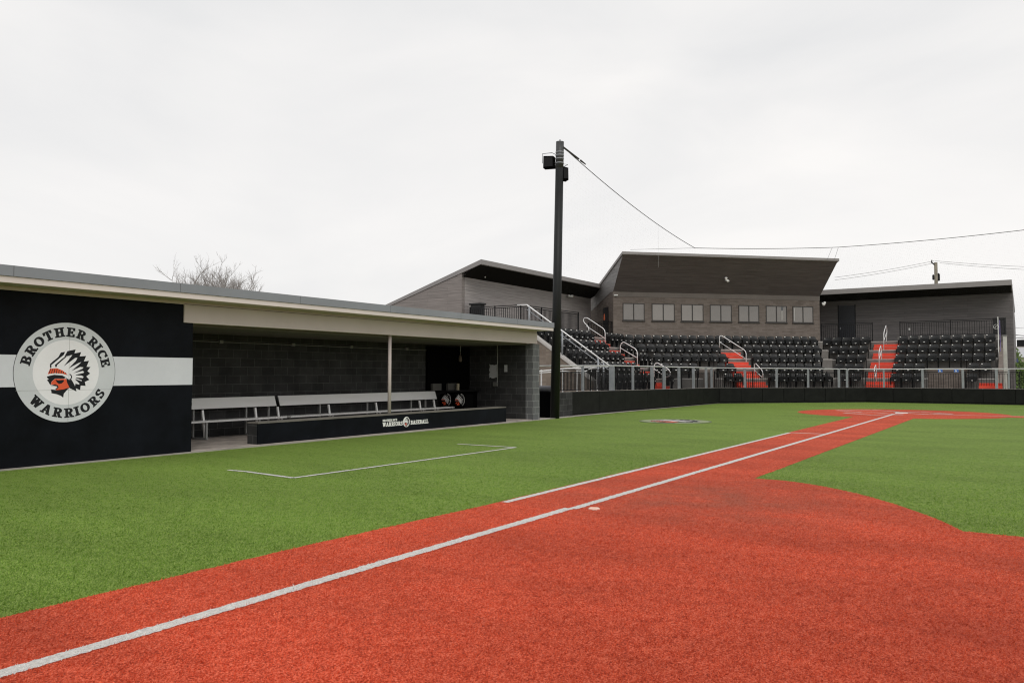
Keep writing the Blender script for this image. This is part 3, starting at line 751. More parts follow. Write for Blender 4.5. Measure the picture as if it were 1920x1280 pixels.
def flood(px0, py0, px1, py1, Yd, label, depth, turn):
    a = onY(px0, py0, Yd); b = onY(px1, py1, Yd); c = (a + b) / 2
    t = thing('floodlight', label, 'floodlight', tuple(c), 'floodlights on the net pole')
    wv = Vector((math.cos(turn), math.sin(turn), 0)); hw_ = (b.x - a.x) / 2; hh = abs(a.z - b.z) / 2; dv = Vector((-wv.y, wv.x, 0))
    m = MB(); P = [c - wv * hw_ - Vector((0, 0, hh)), c + wv * hw_ - Vector((0, 0, hh * 1.05)), c + wv * hw_ * 0.95 + Vector((0, 0, hh * 0.85)), c - wv * hw_ * 0.95 + Vector((0, 0, hh))]
    m.sweep(P, dv * depth); m.build('housing', BLKP, t, bevel=0.012)
    m = MB(); m.sweep([c - wv * hw_ * .85 - Vector((0, 0, hh * .8)) - dv * 0.01, c + wv * hw_ * .85 - Vector((0, 0, hh * .8)) - dv * 0.01, c + wv * hw_ * .8 + Vector((0, 0, hh * .7)) - dv * .01, c - wv * hw_ * .8 + Vector((0, 0, hh * .75)) - dv * .01], dv * 0.008)
    m.build('lens', BMET, t)
    top = c + Vector((0, 0, hh + 0.12))
    m = MB().tube([c - wv * (hw_ + 0.02) + Vector((0, 0, -hh * .2)), c - wv * (hw_ + 0.02) + Vector((0, 0, hh + .08)), c + wv * (hw_ * .7) + Vector((0, 0, hh + .08)), pole_at(c.z + hh * 0.6)], 0.014, 6)
    m.build('bracket', GALV, t)
    return t
flood(1019, 293, 1037, 313, 24.95, 'black floodlight on the left side of the pole top', 0.25, 0.2)
flood(1056.5, 313, 1066, 336, 25.15, 'black floodlight on the right side of the pole, slightly lower', 0.3, 0.9)

WIRE = mat('dark_cable', (0.05, 0.05, 0.05), 0.6)
K_g = onG(1338, 757.7); KX, KY = -14.31, 41.4
MX, MY = -7.85, 49.3
c1 = onX(1303, 465, -14.6); c2 = onY(1572, 463.5, 49.6)
pt = pole_at(onY(1058, 276, 25.0).z) + Vector((0.15, 0, 0))
def sag(a, b, s, n=14): return [a.lerp(b, i / n) - Vector((0, 0, s * 4 * (i / n) * (1 - i / n))) for i in range(n + 1)]
far = onX(2300, 330, 2.0); far = Vector((9.5, 43.0, 11.4))
c3 = onY(1920, 422, 47.0); c3n = c2 + (c3 - c2) * 1.9
t = thing('net_cable', 'thin dark cable running from the pole top down and over the grandstand', 'cable', tuple(pt))
MB().tube(sag(pt, c1, 0.25), 0.015, 5).build('pole_span', WIRE, t)
MB().tube([pt, pt.lerp(c1, 0.085)], 0.035, 6).tube([pt.lerp(c1, 0.095), pt.lerp(c1, 0.125)], [0.04, 0.02], 6).build('turnbuckle', WIRE, t)
MB().tube(sag(c1, c2, 0.06), 0.016, 5).build('stand_span', WIRE, t)
MB().tube(sag(c2, c3n, 0.25), 0.016, 5).build('far_span', WIRE, t)
MB().tube([c1, W(16.2, 44.0, 8.95)], 0.008, 4).tube([c2, W(29.9, 44.4, 8.8)], 0.008, 4).tube([c2 - Vector((0.35, 0, 0)), W(29.4, 44.4, 8.8)], 0.008, 4).build('tie_wire', WIRE, t)

# =================================================================== PADDED WALL + RAIL
def seg_wall(p, q, plen, label, top0, top1, thick=0.10, name='padded_wall', grp='padded field walls'):
    p = Vector(p); q = Vector(q); L = (q - p).length; d = (q - p).normalized(); nn = Vector((-d.y, d.x, 0))
    t = thing(name, label, 'wall', (p.x, p.y, 0), grp)
    n = max(1, round(L / plen))
    MB().sweep([p + nn * 0.08 + Vector((0, 0, -0.02)), p + nn * 0.28 + Vector((0, 0, -0.02)), p + nn * 0.28 + Vector((0, 0, top0 - 0.03)), p + nn * 0.08 + Vector((0, 0, top0 - 0.03))], q - p + Vector((0, 0, top1 - top0))).build('block_core', BLK, t)
    MB().sweep([p + nn * 0.10 + Vector((0, 0, top0 - 0.027)), p + nn * 0.27 + Vector((0, 0, top0 - 0.027)), p + nn * 0.27 + Vector((0, 0, top0 + 0.006)), p + nn * 0.10 + Vector((0, 0, top0 + 0.006))], q - p + Vector((0, 0, top1 - top0))).build('coping', CONC, t)
    for i in range(n):
        a = p + d * (L * i / n + 0.008); b = p + d * (L * (i + 1) / n - 0.008)
        z0 = top0 + (top1 - top0) * i / n; z1 = top0 + (top1 - top0) * (i + 1) / n
        bl = 0.07
        m = MB(); m.sweep([a + Vector((0, 0, bl)), a + nn * 0.076 + Vector((0, 0, bl)), a + nn * 0.076 + Vector((0, 0, z0)), a + Vector((0, 0, z0))], b - a + Vector((0, 0, z1 - z0)))
        m.build('pad_panel', PADM, t, bevel=0.018, smooth=False)
    return t
padL0 = (-15.0, 27.0, 0)
seg_wall(padL0, (-14.45, 42.8, 0), 2.4, 'black padded wall running away from the dugout pole to the corner of the field', 0.94, 0.86)
seg_wall((-14.45, 42.8, 0), (-8.0, 49.25, 0), 1.3, 'black padded wall set diagonally behind home plate in front of the stand', 0.86, 0.84)
seg_wall((-8.06, 49.25, 0), (8.0, 49.25, 0), 1.42, 'black padded wall on the right below the right hand seating blocks', 0.84, 0.82)
# stub of block wall beside the pole
MB().box((-15.25, 25.95, 0), (-14.95, 26.98, 0.93)).build('block_stub_wall', BLK); tag(bpy.data.objects['block_stub_wall'], 'short dark block wall stub between the pole and the first wall pad', 'wall')
# bin between the dugout and pole
g = onY(1024, 779, 25.6)
t = thing('black_bin', 'black box bin with a grey roll on top between dugout and pole', 'bin', (g.x, 25.9, 0))
MB().box((g.x - 0.55, 25.6, 0.0), (g.x + 0.22, 26.3, 0.95)).build('body', BLKP, t, bevel=0.02)
MB().tube([(g.x - 0.5, 25.75, 1.07), (g.x + 0.25, 25.75, 1.07)], 0.115, 16).build('tarp_roll', mat('tarp', (0.13, 0.13, 0.145), 0.6), t, smooth=True)

# rail line on the wall
def on_rail(px, seg):   # world XY where the sight line crosses the rail plane
    if seg == 'L':
        d = ray(px, 690); a = Vector((-15.15, 27.0, 0)); b = Vector((-14.62, 42.95, 0))
    elif seg == 'D':
        d = ray(px, 690); a = Vector((-14.62, 42.95, 0)); b = Vector((-8.07, 49.4, 0))
    else:
        d = ray(px, 690); a = Vector((-8.07, 49.4, 0)); b = Vector((8, 49.4, 0))
    e = b - a; nn = Vector((-e.y, e.x, 0)); k = nn.dot(a) / nn.dot(d); p = d * k; return Vector((p.x, p.y, 0))
def ztop_at(y): return 1.97 if y < 43 else 1.97 - 0.09 * min(1, (y - 43) / 6)
rail_pts = [Vector((-15.15, 24.3, 1.92)), Vector((-15.1, 31.0, 1.985)), Vector((-14.62, 42.95, 1.96)), Vector((-8.07, 49.4, 1.90)), Vector((9.9, 49.4, 1.885))]
t = thing('guard_rail', 'long galvanised guard rail with posts standing on the padded wall', 'guard rail', tuple(rail_pts[0]))
MB().tube(rail_pts, 0.027, 8).build('top_rail', RAILM, t, smooth=True)
posts = [(1092.6, 'L', .10), (1147, 'L', .24), (1186.5, 'L', .10), (1222.5, 'L', .15), (1245, 'L', .14), (1273, 'L', .13), (1300, 'L', .13), (1323.7, 'L', .13), (1334, 'L', .11),
         (1396.5, 'D', .13), (1456, 'D', .12), (1515, 'D', .11), (1572.7, 'D', .13), (1588, 'D', .12), (1656.8, 'R', .09), (1729.5, 'R', .12), (1805, 'R', .12), (1868, 'R', .13), (1891, 'R', .08)]
for px, sg, wd in posts:
    p = on_rail(px, sg); zt = 1.97 if sg == 'L' else (1.93 if sg == 'D' else 1.88)
    MB().prism([(p.x - wd / 2, p.y - 0.03), (p.x + wd / 2, p.y - 0.03), (p.x + wd / 2, p.y + 0.03), (p.x - wd / 2, p.y + 0.03)], 0.85, zt).build('post', GALV, t)
# black picket fence behind the rail
def pickets(name, pts, z0, z1, label, sp=0.12, pw=0.022, posts_every=2.4, cat='fence', grp=None, pst=0.05, toprail2=True, parent=None, maxn=100):
    pts = [Vector(p) for p in pts]
    t = thing(name, label, cat, tuple(pts[0])[:2] + (z0,), grp)
    mr = MB(); mp_ = MB(); mo = []
    for a, b in zip(pts, pts[1:]):
        L = (b - a).length; d = (b - a) / L
        for z in ((z0 + 0.06), z1) + (((z1 - 0.09),) if toprail2 else ()):
            mr.bar(a + Vector((0, 0, z)), b + Vector((0, 0, z)), 0.035, 0.035)
        k = int(L / sp)
        for i in range(1, k):
            p = a + d * (L * i / k); mp_.bar(p + Vector((0, 0, z0 + 0.06)), p + Vector((0, 0, z1 - (0.09 if toprail2 else 0))), pw, pw, up=(0, 1, 0))
        n = max(1, round(L / posts_every))
        for i in range(n + 1):
            p = a + d * (L * i / n)
            mo.append(p)
    mr.build('rails', BMET, t)
    mp_.build('pickets', BMET, t)
    seen = []
    for p in mo:
        if any((p - q).length < 0.1 for q in seen): continue
        seen.append(p); MB().bar(p + Vector((0, 0, z0)), p + Vector((0, 0, z1 + 0.03)), pst, pst, up=(0, 1, 0)).build('post', BMET, t)
    return t
G1 = 'black picket fences along the field wall'
pickets('picket_fence', [(-15.55, 27.0, 0), (-15.3, 34.4, 0)], 0.92, 1.80, 'black picket fence behind the guard rail, nearest the dugout pole', grp=G1, sp=0.105, pw=0.028)
pickets('picket_fence', [(-15.28, 34.6, 0), (-14.9, 43.0, 0)], 0.55, 1.76, 'black picket fence behind the closely spaced grey posts left of the wall corner', grp=G1)
pickets('picket_fence', [(-14.85, 43.2, 0), (-8.25, 49.75, 0)], 0.5, 1.76, 'black picket fence behind the diagonal part of the field wall', grp=G1)
pickets('picket_fence', [(-8.1, 49.8, 0), (7, 49.8, 0)], 0.5, 1.74, 'black picket fence on the right hand part of the field wall', grp=G1)
# small blue wheelchair signs on the rail
BLUE = mat('sign_blue', (0.06, 0.16, 0.50), 0.5)
for px, lab in ((1763, 'left one of two small blue wheelchair signs on the rail'), (1793, 'right one of two small blue wheelchair signs on the rail')):
    p = on_rail(px, 'R'); z = 1.80
    t = thing('wheelchair_sign', lab, 'sign', (p.x, p.y - 0.05, z), 'blue wheelchair signs')
    MB().box((p.x - 0.11, p.y - 0.055, z - 0.075), (p.x + 0.11, p.y - 0.045, z + 0.075)).build('plate', BLUE, t)
    m = MB(); y = p.y - 0.058
    m.flat([(p.x + 0.035 * math.cos(a) - 0.01, y, z - 0.02 + 0.035 * math.sin(a)) for a in [i * math.pi / 8 for i in range(16)]])
    m.flat([(p.x - 0.03, y - .0005, z + 0.01), (p.x - 0.01, y - .0005, z + 0.01), (p.x - 0.01, y - .0005, z + 0.06), (p.x - 0.03, y - .0005, z + 0.06)])
    m.build('symbol', PLATE, t, recalc=False)

# net hanging from the cable to the rail: real cords
NETM = mat('net_cord', (0.10, 0.10, 0.10), 0.8)
def net(name, top, bot, sp, r, label):
    m = MB()
    def P(u, v):
        i = min(int(u * (len(top) - 1)), len(top) - 2); f = u * (len(top) - 1) - i
        a = top[i].lerp(top[i + 1], f); b = bot[i].lerp(bot[i + 1], f); return b.lerp(a, v)
    L = sum((bot[i + 1] - bot[i]).length for i in range(len(bot) - 1)); H = max((top[i] - bot[i]).length for i in range(len(top)))
    nu = int(L / sp); nv = int(H / sp)
    for i in range(nu + 1):
        a = P(i / nu, 0); b = P(i / nu, 1); m.tube([a, b], r, 3, cap=False)
    for j in range(nv + 1):
        m.tube([P(k / (len(top) - 1) * 0.99999, j / nv) for k in range(len(top))], r, 3, cap=False)
    o = m.build(name, NETM, recalc=False); tag(o, label, 'net', 'backstop nets'); return o
K1 = Vector((-14.62, 42.95, 1.98)); M1 = Vector((-8.07, 49.4, 1.92))
tops = sag(pt, c1, 0.25, 4); bots = [Vector((-15.1, 26.0, 1.95)).lerp(K1, i / 4) for i in range(5)]
net('backstop_net', tops, bots, 0.14, 0.0003, 'fine net sloping from the pole top to the corner of the field wall')
net('backstop_net', [c1, c2], [K1, M1], 0.12, 0.0004, 'fine net stretched in front of the press box')
net('backstop_net', sag(c2, c3n, 0.25, 3), [M1.lerp(Vector((9.9, 49.4, 1.9)), i / 3) for i in range(4)], 0.10, 0.00045, 'fine net in front of the right hand seating and wing')
for a, b in ((sag(pt, c1, .25)[9], sag(pt, c1, .25)[9] + Vector((0, 0, -2.0))),):
    tag(MB().tube([a, b], 0.003, 4).build('net_seam_cord', mat('pale_cord', (0.45, 0.45, 0.45), 0.8)), 'pale vertical seam cord hanging from the cable left of the press box', 'cord')

# =================================================================== GRANDSTAND
TZ = [0.79, 1.37, 1.95, 2.53, 3.11, 3.69]           # tread heights, last is the walkway
RD = 0.88
N5, Y5, X5 = 45.0, 54.5, -20.1
def Nk(k): return N5 - RD * (5 - k)
def Yk(k): return Y5 - RD * (5 - k)
def Xk(k): return X5 + 0.9 * (5 - k)
gs = thing('grandstand', 'dark brick grandstand with slanted press box, two roofed wings and seating terraces', 'grandstand', (-18, 50, 0))
def Tpx(px, N): return Tof(onN(px, 690, N))
def Xpx(px, Y): return onY(px, 690, Y).x
SC_ = N5 / 44.56
TCL = {k: Tpx({5: 1172, 4: 1194, 3: 1222, 2: 1238, 1: 1240}[k], Nk(k)) - 0.1 for k in range(1, 6)}
TCR = {k: Tpx({5: 1535, 4: 1542, 3: 1544, 2: 1546, 1: 1562}[k], Nk(k)) for k in range(1, 6)}
XRL = {k: Xpx({5: 1543, 4: 1556, 3: 1567, 2: 1563, 1: 1574}[k], Yk(k)) for k in range(1, 6)}
gapT = (Tpx(1310, Nk(2)) , Tpx(1343, Nk(2)))
gapX = (Xpx(1738, Yk(2)), Xpx(1812, Yk(2)))
XEND = Xpx(1869, Yk(3)) + 0.1
YL0 = 32.4
def front(k):
    kk = min(k, 5); ex = 0.0 if k <= 5 else 1
    f = 0.58; 
    Xf = Xk(kk) + f - ex * 0.9; Nf = Nk(kk) - f + ex * RD; Yf = Yk(kk) - f + ex * RD
    X3 = Xk(3) + f; N3 = Nk(3) - f; Y3 = Yk(3) - f
    gN = N3 if k <= 2 else Nf; gY = Y3 if k <= 2 else Yf
    tl = TCL[kk] - 0.3 - ex * 0.4; tr = TCR[kk] + 0.3 + (0.2 if ex else 0)
    # meeting of left wing line X=Xf and centre line
    yb = W(tl, Nf).y
    pts = [Vector((Xf, YL0, 0)), Vector((Xf, min(yb, Xf + R2 * Nf), 0)), W(tl, Nf), W(gapT[0], Nf), W(gapT[0], gN), W(gapT[1], gN), W(gapT[1], Nf), W(tr, Nf)]
    xl = XRL[kk] - 0.35 - ex * 0.2
    pts += [Vector((xl, Yf, 0)), Vector((gapX[0], Yf, 0)), Vector((gapX[0], gY, 0)), Vector((gapX[1], gY, 0)), Vector((gapX[1], Yf, 0)), Vector((XEND, Yf, 0))]
    return pts
fr = [front(k) for k in range(1, 7)]
rs = MB(); td = MB(); ns_ = MB()
for k in range(6):
    z0 = -0.02 if k == 0 else TZ[k - 1]; z1 = TZ[k]; f = fr[k]
    for a, b in zip(f, f[1:]):
        if (b - a).length < 0.02: continue
        A = Vector((a.x, a.y, z0)); B = Vector((b.x, b.y, z0))
        rs.poly([A, B, Vector((b.x, b.y, z1)), Vector((a.x, a.y, z1))])
        d = (b - a).normalized(); nn = Vector((d.y, -d.x, 0))
        ns_.sweep([a + nn * 0.012 + Vector((0, 0, z1 - 0.045)), a - nn * 0.05 + Vector((0, 0, z1 - 0.045)), a - nn * 0.05 + Vector((0, 0, z1 + 0.006)), a + nn * 0.012 + Vector((0, 0, z1 + 0.006))], b - a)
    if k < 5:
        g = fr[k + 1]
        for i in range(len(f) - 1):
            q = [f[i], f[i + 1], g[i + 1], g[i]]
            if max((q[2] - q[0]).length, (q[3] - q[1]).length) < 0.05: continue
            qq = []
            for p in q:
                if not qq or (p - qq[-1]).length > 0.01: qq.append(p)
            if (qq[0] - qq[-1]).length < 0.01: qq.pop()
            if len(qq) >= 3: td.poly([Vector((p.x, p.y, z1)) for p in qq])
# walkway to the wing walls
LWX, RWY, BN = -24.4, 58.2, 46.5
g = fr[5]
td.poly([Vector((g[0].x, YL0, TZ[5])), Vector((g[1].x, g[1].y, TZ[5])), Vector((LWX, 46.5, TZ[5])), Vector((LWX, YL0, TZ[5]))])
td.poly([Vector((*g[1].xy, TZ[5])), Vector((*g[2].xy, TZ[5])), W(15.8, 46.5, TZ[5]), W(15.8, 50.4, TZ[5]), Vector((LWX, 46.5, TZ[5]))])
td.poly([Vector((*g[2].xy, TZ[5])), Vector((*g[7].xy, TZ[5])), W(g[7].x / R2 + g[7].y / R2, BN + .1, TZ[5]), W(15.8, BN + .1, TZ[5])])
td.poly([Vector((*g[7].xy, TZ[5])), Vector((*g[8].xy, TZ[5])), Vector((g[8].x, RWY, TZ[5])), Vector((-14, RWY, TZ[5]))])
td.poly([Vector((*g[8].xy, TZ[5])), Vector((*g[13].xy, TZ[5])), Vector((XEND, RWY, TZ[5])), Vector((g[8].x, RWY, TZ[5]))])
rs.build('risers', TREADM, gs, recalc=False); td.build('terraces', TREADM, gs, recalc=False); ns_.build('nosings', NOSE, gs)
# brick back of the two wheelchair bays
for a, b in ((fr[0][4], fr[0][5]), (fr[0][10], fr[0][11])):
    d = (b - a).normalized(); nn = Vector((d.y, -d.x, 0))
    MB().sweep([a + nn * 0.004, a + nn * 0.03, a + nn * 0.03 + Vector((0, 0, 1.88)), a + nn * 0.004 + Vector((0, 0, 1.88))], b - a).build('bay_wall', BRICK, gs)
# end wall of the left terraces: brick with a sloped coping
sl = MB(); SY = YL0 - 0.02
cA = onY(1005, 627, SY); cB = onY(1092, 693, SY); dz = (cB.z - cA.z) / (cB.x - cA.x)
def cz(x): return cA.z + dz * (x - cA.x)
xw = cB.x + 0.6
sl.sweep([Vector((LWX, SY, 0)), Vector((xw, SY, 0)), Vector((xw, SY, cz(xw) - .1)), Vector((-20.6, SY, cz(-20.6) - .1)), Vector((LWX, SY, cz(-20.6) - .1))], (0, -0.28, 0))
sl.build('side_wall', blocks('light_brick', (0.17, 0.135, 0.108), (0.23, 0.19, 0.155), (0.2, 0.18, 0.16), 0.40, 0.10, 0.006), gs)
MB().sweep([Vector((xw, SY + .03, cz(xw) - .1)), Vector((xw, SY + .03, cz(xw) + 0.02)), Vector((-20.6, SY + .03, cz(-20.6) + .02)), Vector((-20.6, SY + .03, cz(-20.6) - .1))], (0, -0.36, 0)).build('side_coping', NOSE, gs)
# right end wall of the terraces
m = MB(); m.sweep([Vector((XEND, Yk(1) - .6, 0)), Vector((XEND, RWY, 0)), Vector((XEND, RWY, 3.69)), Vector((XEND, Yk(5) - .5, 3.2)), Vector((XEND, Yk(1) - .6, 0.9))], (0.2, 0, 0)); m.build('side_wall', BRICK, gs)

# ---- press box
BT0, BT1 = Tof(onN(1150, 600, BN)), Tof(onN(1537, 600, BN)) 
zb = (onN(1150, 545, BN).z + onN(1537, 556.5, BN).z) / 2
BNB = 52.5
OV = 44.3
ot0, ot1 = Tof(onN(1168, 475, OV)), Tof(onN(1571, 490, OV)); zo = (onN(1168, 475, OV).z + onN(1571, 491, OV).z) / 2
bx_ = MB(); bx_.sweep([W(BT0, BN, 3.6), W(BT1, BN, 3.6), W(BT1, BN, zb - 0.3), W(BT0, BN, zb - 0.3)], W(0, 0.25) )
bx_.sweep([W(BT0, BN + 0.25, 3.6), W(BT0, BNB, 3.6), W(BT0, BNB, zb), W(BT0, BN + 0.25, zb)], W(0.25, 0))
bx_.sweep([W(BT1, BN + 0.25, 3.6), W(BT1, BNB, 3.6), W(BT1, BNB, zb), W(BT1, BN + 0.25, zb)], W(-0.25, 0))
bx_.build('press_box_wall', BRICK, gs)
MB().sweep([W(BT0 - .01, BN - 0.02, zb - 0.30), W(BT1 + .01, BN - 0.02, zb - 0.30), W(BT1 + .01, BN - 0.02, zb), W(BT0 - .01, BN - 0.02, zb)], W(0, 0.26)).build('band_course', mat('band', (0.15, 0.13, 0.115), 0.7, var=.1, scale=1), gs)
# slanted overhang: front face leans out, roof falls to the back
zr_b = zo - 2.6
ohf = MB(); ohf.poly([W(BT0 - .02, BN - 0.03, zb), W(BT1 + .02, BN - 0.03, zb), W(ot1, OV, zo), W(ot0, OV, zo)]); ohf.poly([W(BT0, BN, zb - .004), W(BT1, BN, zb - .004), W(BT1, BN - .03, zb - .002), W(BT0, BN - .03, zb - .002)])
ohf.build('overhang_front', OVERH, gs, recalc=False)
sd = MB(); zkb = zb
sd.poly([W(BT0 - .02, BN - 0.03, zb), W(ot0, OV, zo), W(ot0, BNB, zr_b), W(BT0 - .02, BNB, zb - 1.2), W(BT0 - .02, BN + .5, zb - .0)])
sd.build('overhang_side', GSIDE, gs, recalc=False)
sd = MB(); sd.poly([W(BT1 + .02, BN - 0.03, zb), W(ot1, OV, zo), W(ot1, BNB, zr_b), W(BT1 + .02, BNB, zb - 1.2)]); sd.build('overhang_side', GSIDE, gs, recalc=False)
MB().sweep([W(ot0 - .06, OV - .06, zo), W(ot0 - .06, OV - .06, zo + 0.16), W(ot0 - .06, BNB, zr_b + .16), W(ot0 - .06, BNB, zr_b)], W(ot1 - ot0 + .12, 0)).build('press_box_roof', FASC, gs)
# windows
PANES = [BLIND, mat('window_glass_blind_darker', (0.185, 0.17, 0.157), 0.10, var=0.1, scale=0.5, spec=0.8), mat('window_glass_blind_lighter', (0.245, 0.226, 0.207), 0.12, var=0.06, scale=0.7, spec=0.8)]
FACE_N = BN - 0.012
wins = [(1167.5, 1208.5, 568, 601), (1222, 1265, 569, 602.5), (1277, 1319, 570.5, 603.5), (1331, 1372, 571.5, 605), (1384.5, 1423.5, 573, 606), (1436, 1475.5, 574.5, 607), (1486, 1525, 576, 608)]
for i, (xa, xb, ya, yb) in enumerate(wins):
    A = onN(xa, ya, FACE_N); B = onN(xb, yb, FACE_N); t0, t1 = Tof(A), Tof(B); z1, z0 = 5.99, 4.93
    if i == 0: WZ = (A.z, B.z)
    z1, z0 = WZ
    fm = MB(); fw_ = 0.045
    def fb(ta, tb, za, zz): fm.sweep([W(ta, BN - 0.035, za), W(tb, BN - 0.035, za), W(tb, BN - 0.035, zz), W(ta, BN - 0.035, zz)], W(0, 0.034))
    fb(t0, t1, z1 - fw_, z1); fb(t0, t1, z0, z0 + fw_); fb(t0, t0 + fw_, z0 + fw_, z1 - fw_); fb(t1 - fw_, t1, z0 + fw_, z1 - fw_); tm = (t0 + t1) / 2; fb(tm - .03, tm + .03, z0 + fw_, z1 - fw_)
    wo = fm.build('window', FRAME, gs)
    MB().sweep([W(t0 - .04, BN - 0.06, z0 - 0.06), W(t1 + .04, BN - 0.06, z0 - 0.06), W(t1 + .04, BN - 0.06, z0 - .002), W(t0 - .04, BN - 0.06, z0 - .002)], W(0, 0.059)).build('sill', FRAME, wo)
    for q, (ta, tb) in enumerate(((t0 + fw_, tm - .03), (tm + .03, t1 - fw_))):
        open_ = (i == 5 and q == 1)
        MB().sweep([W(ta, BN - 0.012, z0 + fw_), W(tb, BN - 0.012, z0 + fw_), W(tb, BN - 0.012, z1 - fw_), W(ta, BN - 0.012, z1 - fw_)], W(0, 0.010)).build('pane', PANES[(i * 2 + q * 3 + i // 2) % 3], wo)
    if i == 5:
        MB().sweep([W(tm + .33, BN - 0.017, z0 + fw_ + .12), W(tm + .48, BN - 0.017, z0 + fw_ + .12), W(tm + .48, BN - 0.017, z1 - fw_ - .15), W(tm + .33, BN - 0.017, z1 - fw_ - .15)], W(0, 0.003)).build('reflection_strip', mat('painted_reflection', (0.30, 0.29, 0.27), 0.4), wo)  # window reflection painted as a pale strip laid over the pane
        MB().sweep([W(tm + .34, BN - 0.02, z1 - .3), W(tm + .48, BN - 0.02, z1 - .3), W(tm + .48, BN - 0.02, z1 - fw_ - .01), W(tm + .34, BN - 0.02, z1 - fw_ - .01)], W(0, 0.003)).build('dark_gap', GLASS, wo)
    if i == 6:
        MB().sweep([W(t0 + .12, BN - 0.017, z0 + .12), W(t0 + .16, BN - 0.017, z0 + .12), W(t0 + .16, BN - 0.017, z1 - .12), W(t0 + .12, BN - 0.017, z1 - .12)], W(0, 0.003)).build('blind_edge', mat('pale_edge', (0.5, 0.5, 0.47), 0.5), wo)
# door in the left side of the press box, seen beside the corner
MB().sweep([W(BT0 - 0.012, BN + 0.9, 3.7), W(BT0 - 0.012, BN + 1.9, 3.7), W(BT0 - 0.012, BN + 1.9, 5.85), W(BT0 - 0.012, BN + 0.9, 5.85)], W(-0.03, 0)).build('side_door', BMET, gs)

# ---- left wing
hz = 1.65 + 5.62
Lr = onY(902, 486, 31.6); RXF = -22.4
LY0 = onX(866, 513, LWX).y
lw0 = onY(902, 486, LY0 - .04); zf = lw0.z; yf0 = lw0.y; RXF = lw0.x
yf1 = W(BT0, BN + 2).y + 1.0
LY0 = onX(866, 513, LWX).y
MB().sweep([Vector((LWX, LY0 + .26, 0)), Vector((LWX, 46.6, 0)), Vector((LWX, 46.6, 6.9)), Vector((LWX, LY0 + .26, 6.9))], (-0.25, 0, 0)).build('left_wing_wall', SIDEL, gs)
el = MB(); rl = onY(732, 567.5, LY0); 
zsl = (zf - rl.z) / (RXF - rl.x)
el.sweep([Vector((LWX - 0.01, LY0, 0)), Vector((-34, LY0, 0)), Vector((-34, LY0, zf - .09 + zsl * (-34 - RXF))), Vector((LWX - 0.01, LY0, zf - .24 + zsl * (LWX - RXF)))], (0, 0.25, 0)); el.build('left_wing_end_wall', siding('end_siding', (0.235, 0.210, 0.198), board=0.17, var=0.05), gs)
xb_ = -34
rm = MB(); rm.sweep([Vector((RXF, yf0, zf)), Vector((RXF, yf0, zf - .24)), Vector((xb_, yf0, zf - .10 + zsl * (xb_ - RXF))), Vector((xb_, yf0, zf + zsl * (xb_ - RXF)))], (0, yf1 - yf0, 0))
lwr = rm.build('left_wing_roof', FASC, gs)
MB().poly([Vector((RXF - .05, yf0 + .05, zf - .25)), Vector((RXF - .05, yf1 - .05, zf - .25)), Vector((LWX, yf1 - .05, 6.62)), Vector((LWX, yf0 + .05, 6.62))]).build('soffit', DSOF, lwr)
# fascia return to the press box
e0 = Vector((RXF, yf1, zf)); e1 = W(BT0 - .02, BN + 1.4, zf)
# ---- right wing
RYF = 56.2
r1 = onY(1897, 524, RYF); zfr = r1.z; xr1 = r1.x
xr0 = -15.2
XW = onY(1900, 600, RWY).x
MB().sweep([Vector((xr0 - 1.5, RWY, 0)), Vector((XW, RWY, 0)), Vector((XW, RWY, 7.2)), Vector((xr0 - 1.5, RWY, 7.2))], (0, 0.25, 0)).build('right_wing_wall', SIDEW, gs)
wz = onY(1897, 549, RWY).z; srf = (zfr - .33 - wz) / (RWY - RYF) - 0.03
rm = MB(); rm.sweep([Vector((xr0, RYF, zfr)), Vector((xr0, RYF, zfr - .32)), Vector((xr0, RYF + 9, zfr - .32 - 9 * srf)), Vector((xr0, RYF + 9, zfr - 9 * srf))], (xr1 - xr0, 0, 0))
rwr = rm.build('right_wing_roof', FASC, gs)
wz = onY(1897, 549, RWY).z
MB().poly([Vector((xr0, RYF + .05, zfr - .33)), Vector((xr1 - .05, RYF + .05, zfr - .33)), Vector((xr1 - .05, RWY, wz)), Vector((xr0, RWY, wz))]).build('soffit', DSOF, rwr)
m = MB(); m.sweep([Vector((XW - .003, RWY + .26, 0)), Vector((XW - .003, RWY + 8, 0)), Vector((XW - .003, RWY + 8, 5)), Vector((XW - .003, RWY + .26, 7.0))], (-0.25, 0, 0)); m.build('right_wing_end_wall', SIDEW, gs)
# door
a = onY(1572.5, 573.5, RWY); b = onY(1603.5, 640, RWY)
dr = MB().box((a.x, RWY - 0.03, TZ[5]), (b.x, RWY - 0.002, a.z)).build('door', mat('door_black', (0.012, 0.014, 0.020), 0.45), gs)
MB().box((a.x - .06, RWY - 0.02, TZ[5]), (a.x, RWY - .003, a.z + .06)).box((b.x, RWY - 0.02, TZ[5]), (b.x + .06, RWY - .003, a.z + .06)).build('door_frame', BMET, dr)
MB().box((a.x + .08, RWY - 0.06, TZ[5] + 1.0), (a.x + .12, RWY - 0.03, TZ[5] + 1.15)).build('handle', GALV, dr)
# curb under the railings
MB().box((Xpx(1688, RWY - 2.0), Y5 + 0.72, TZ[5]), (XEND, Y5 + 0.84, 3.98)).build('rail_curb', TREADM, gs)
MB().box((Xk(5) - 0.78, YL0, TZ[5]), (Xk(5) - 0.68, 38.3, 3.98)).build('rail_curb', TREADM, gs)

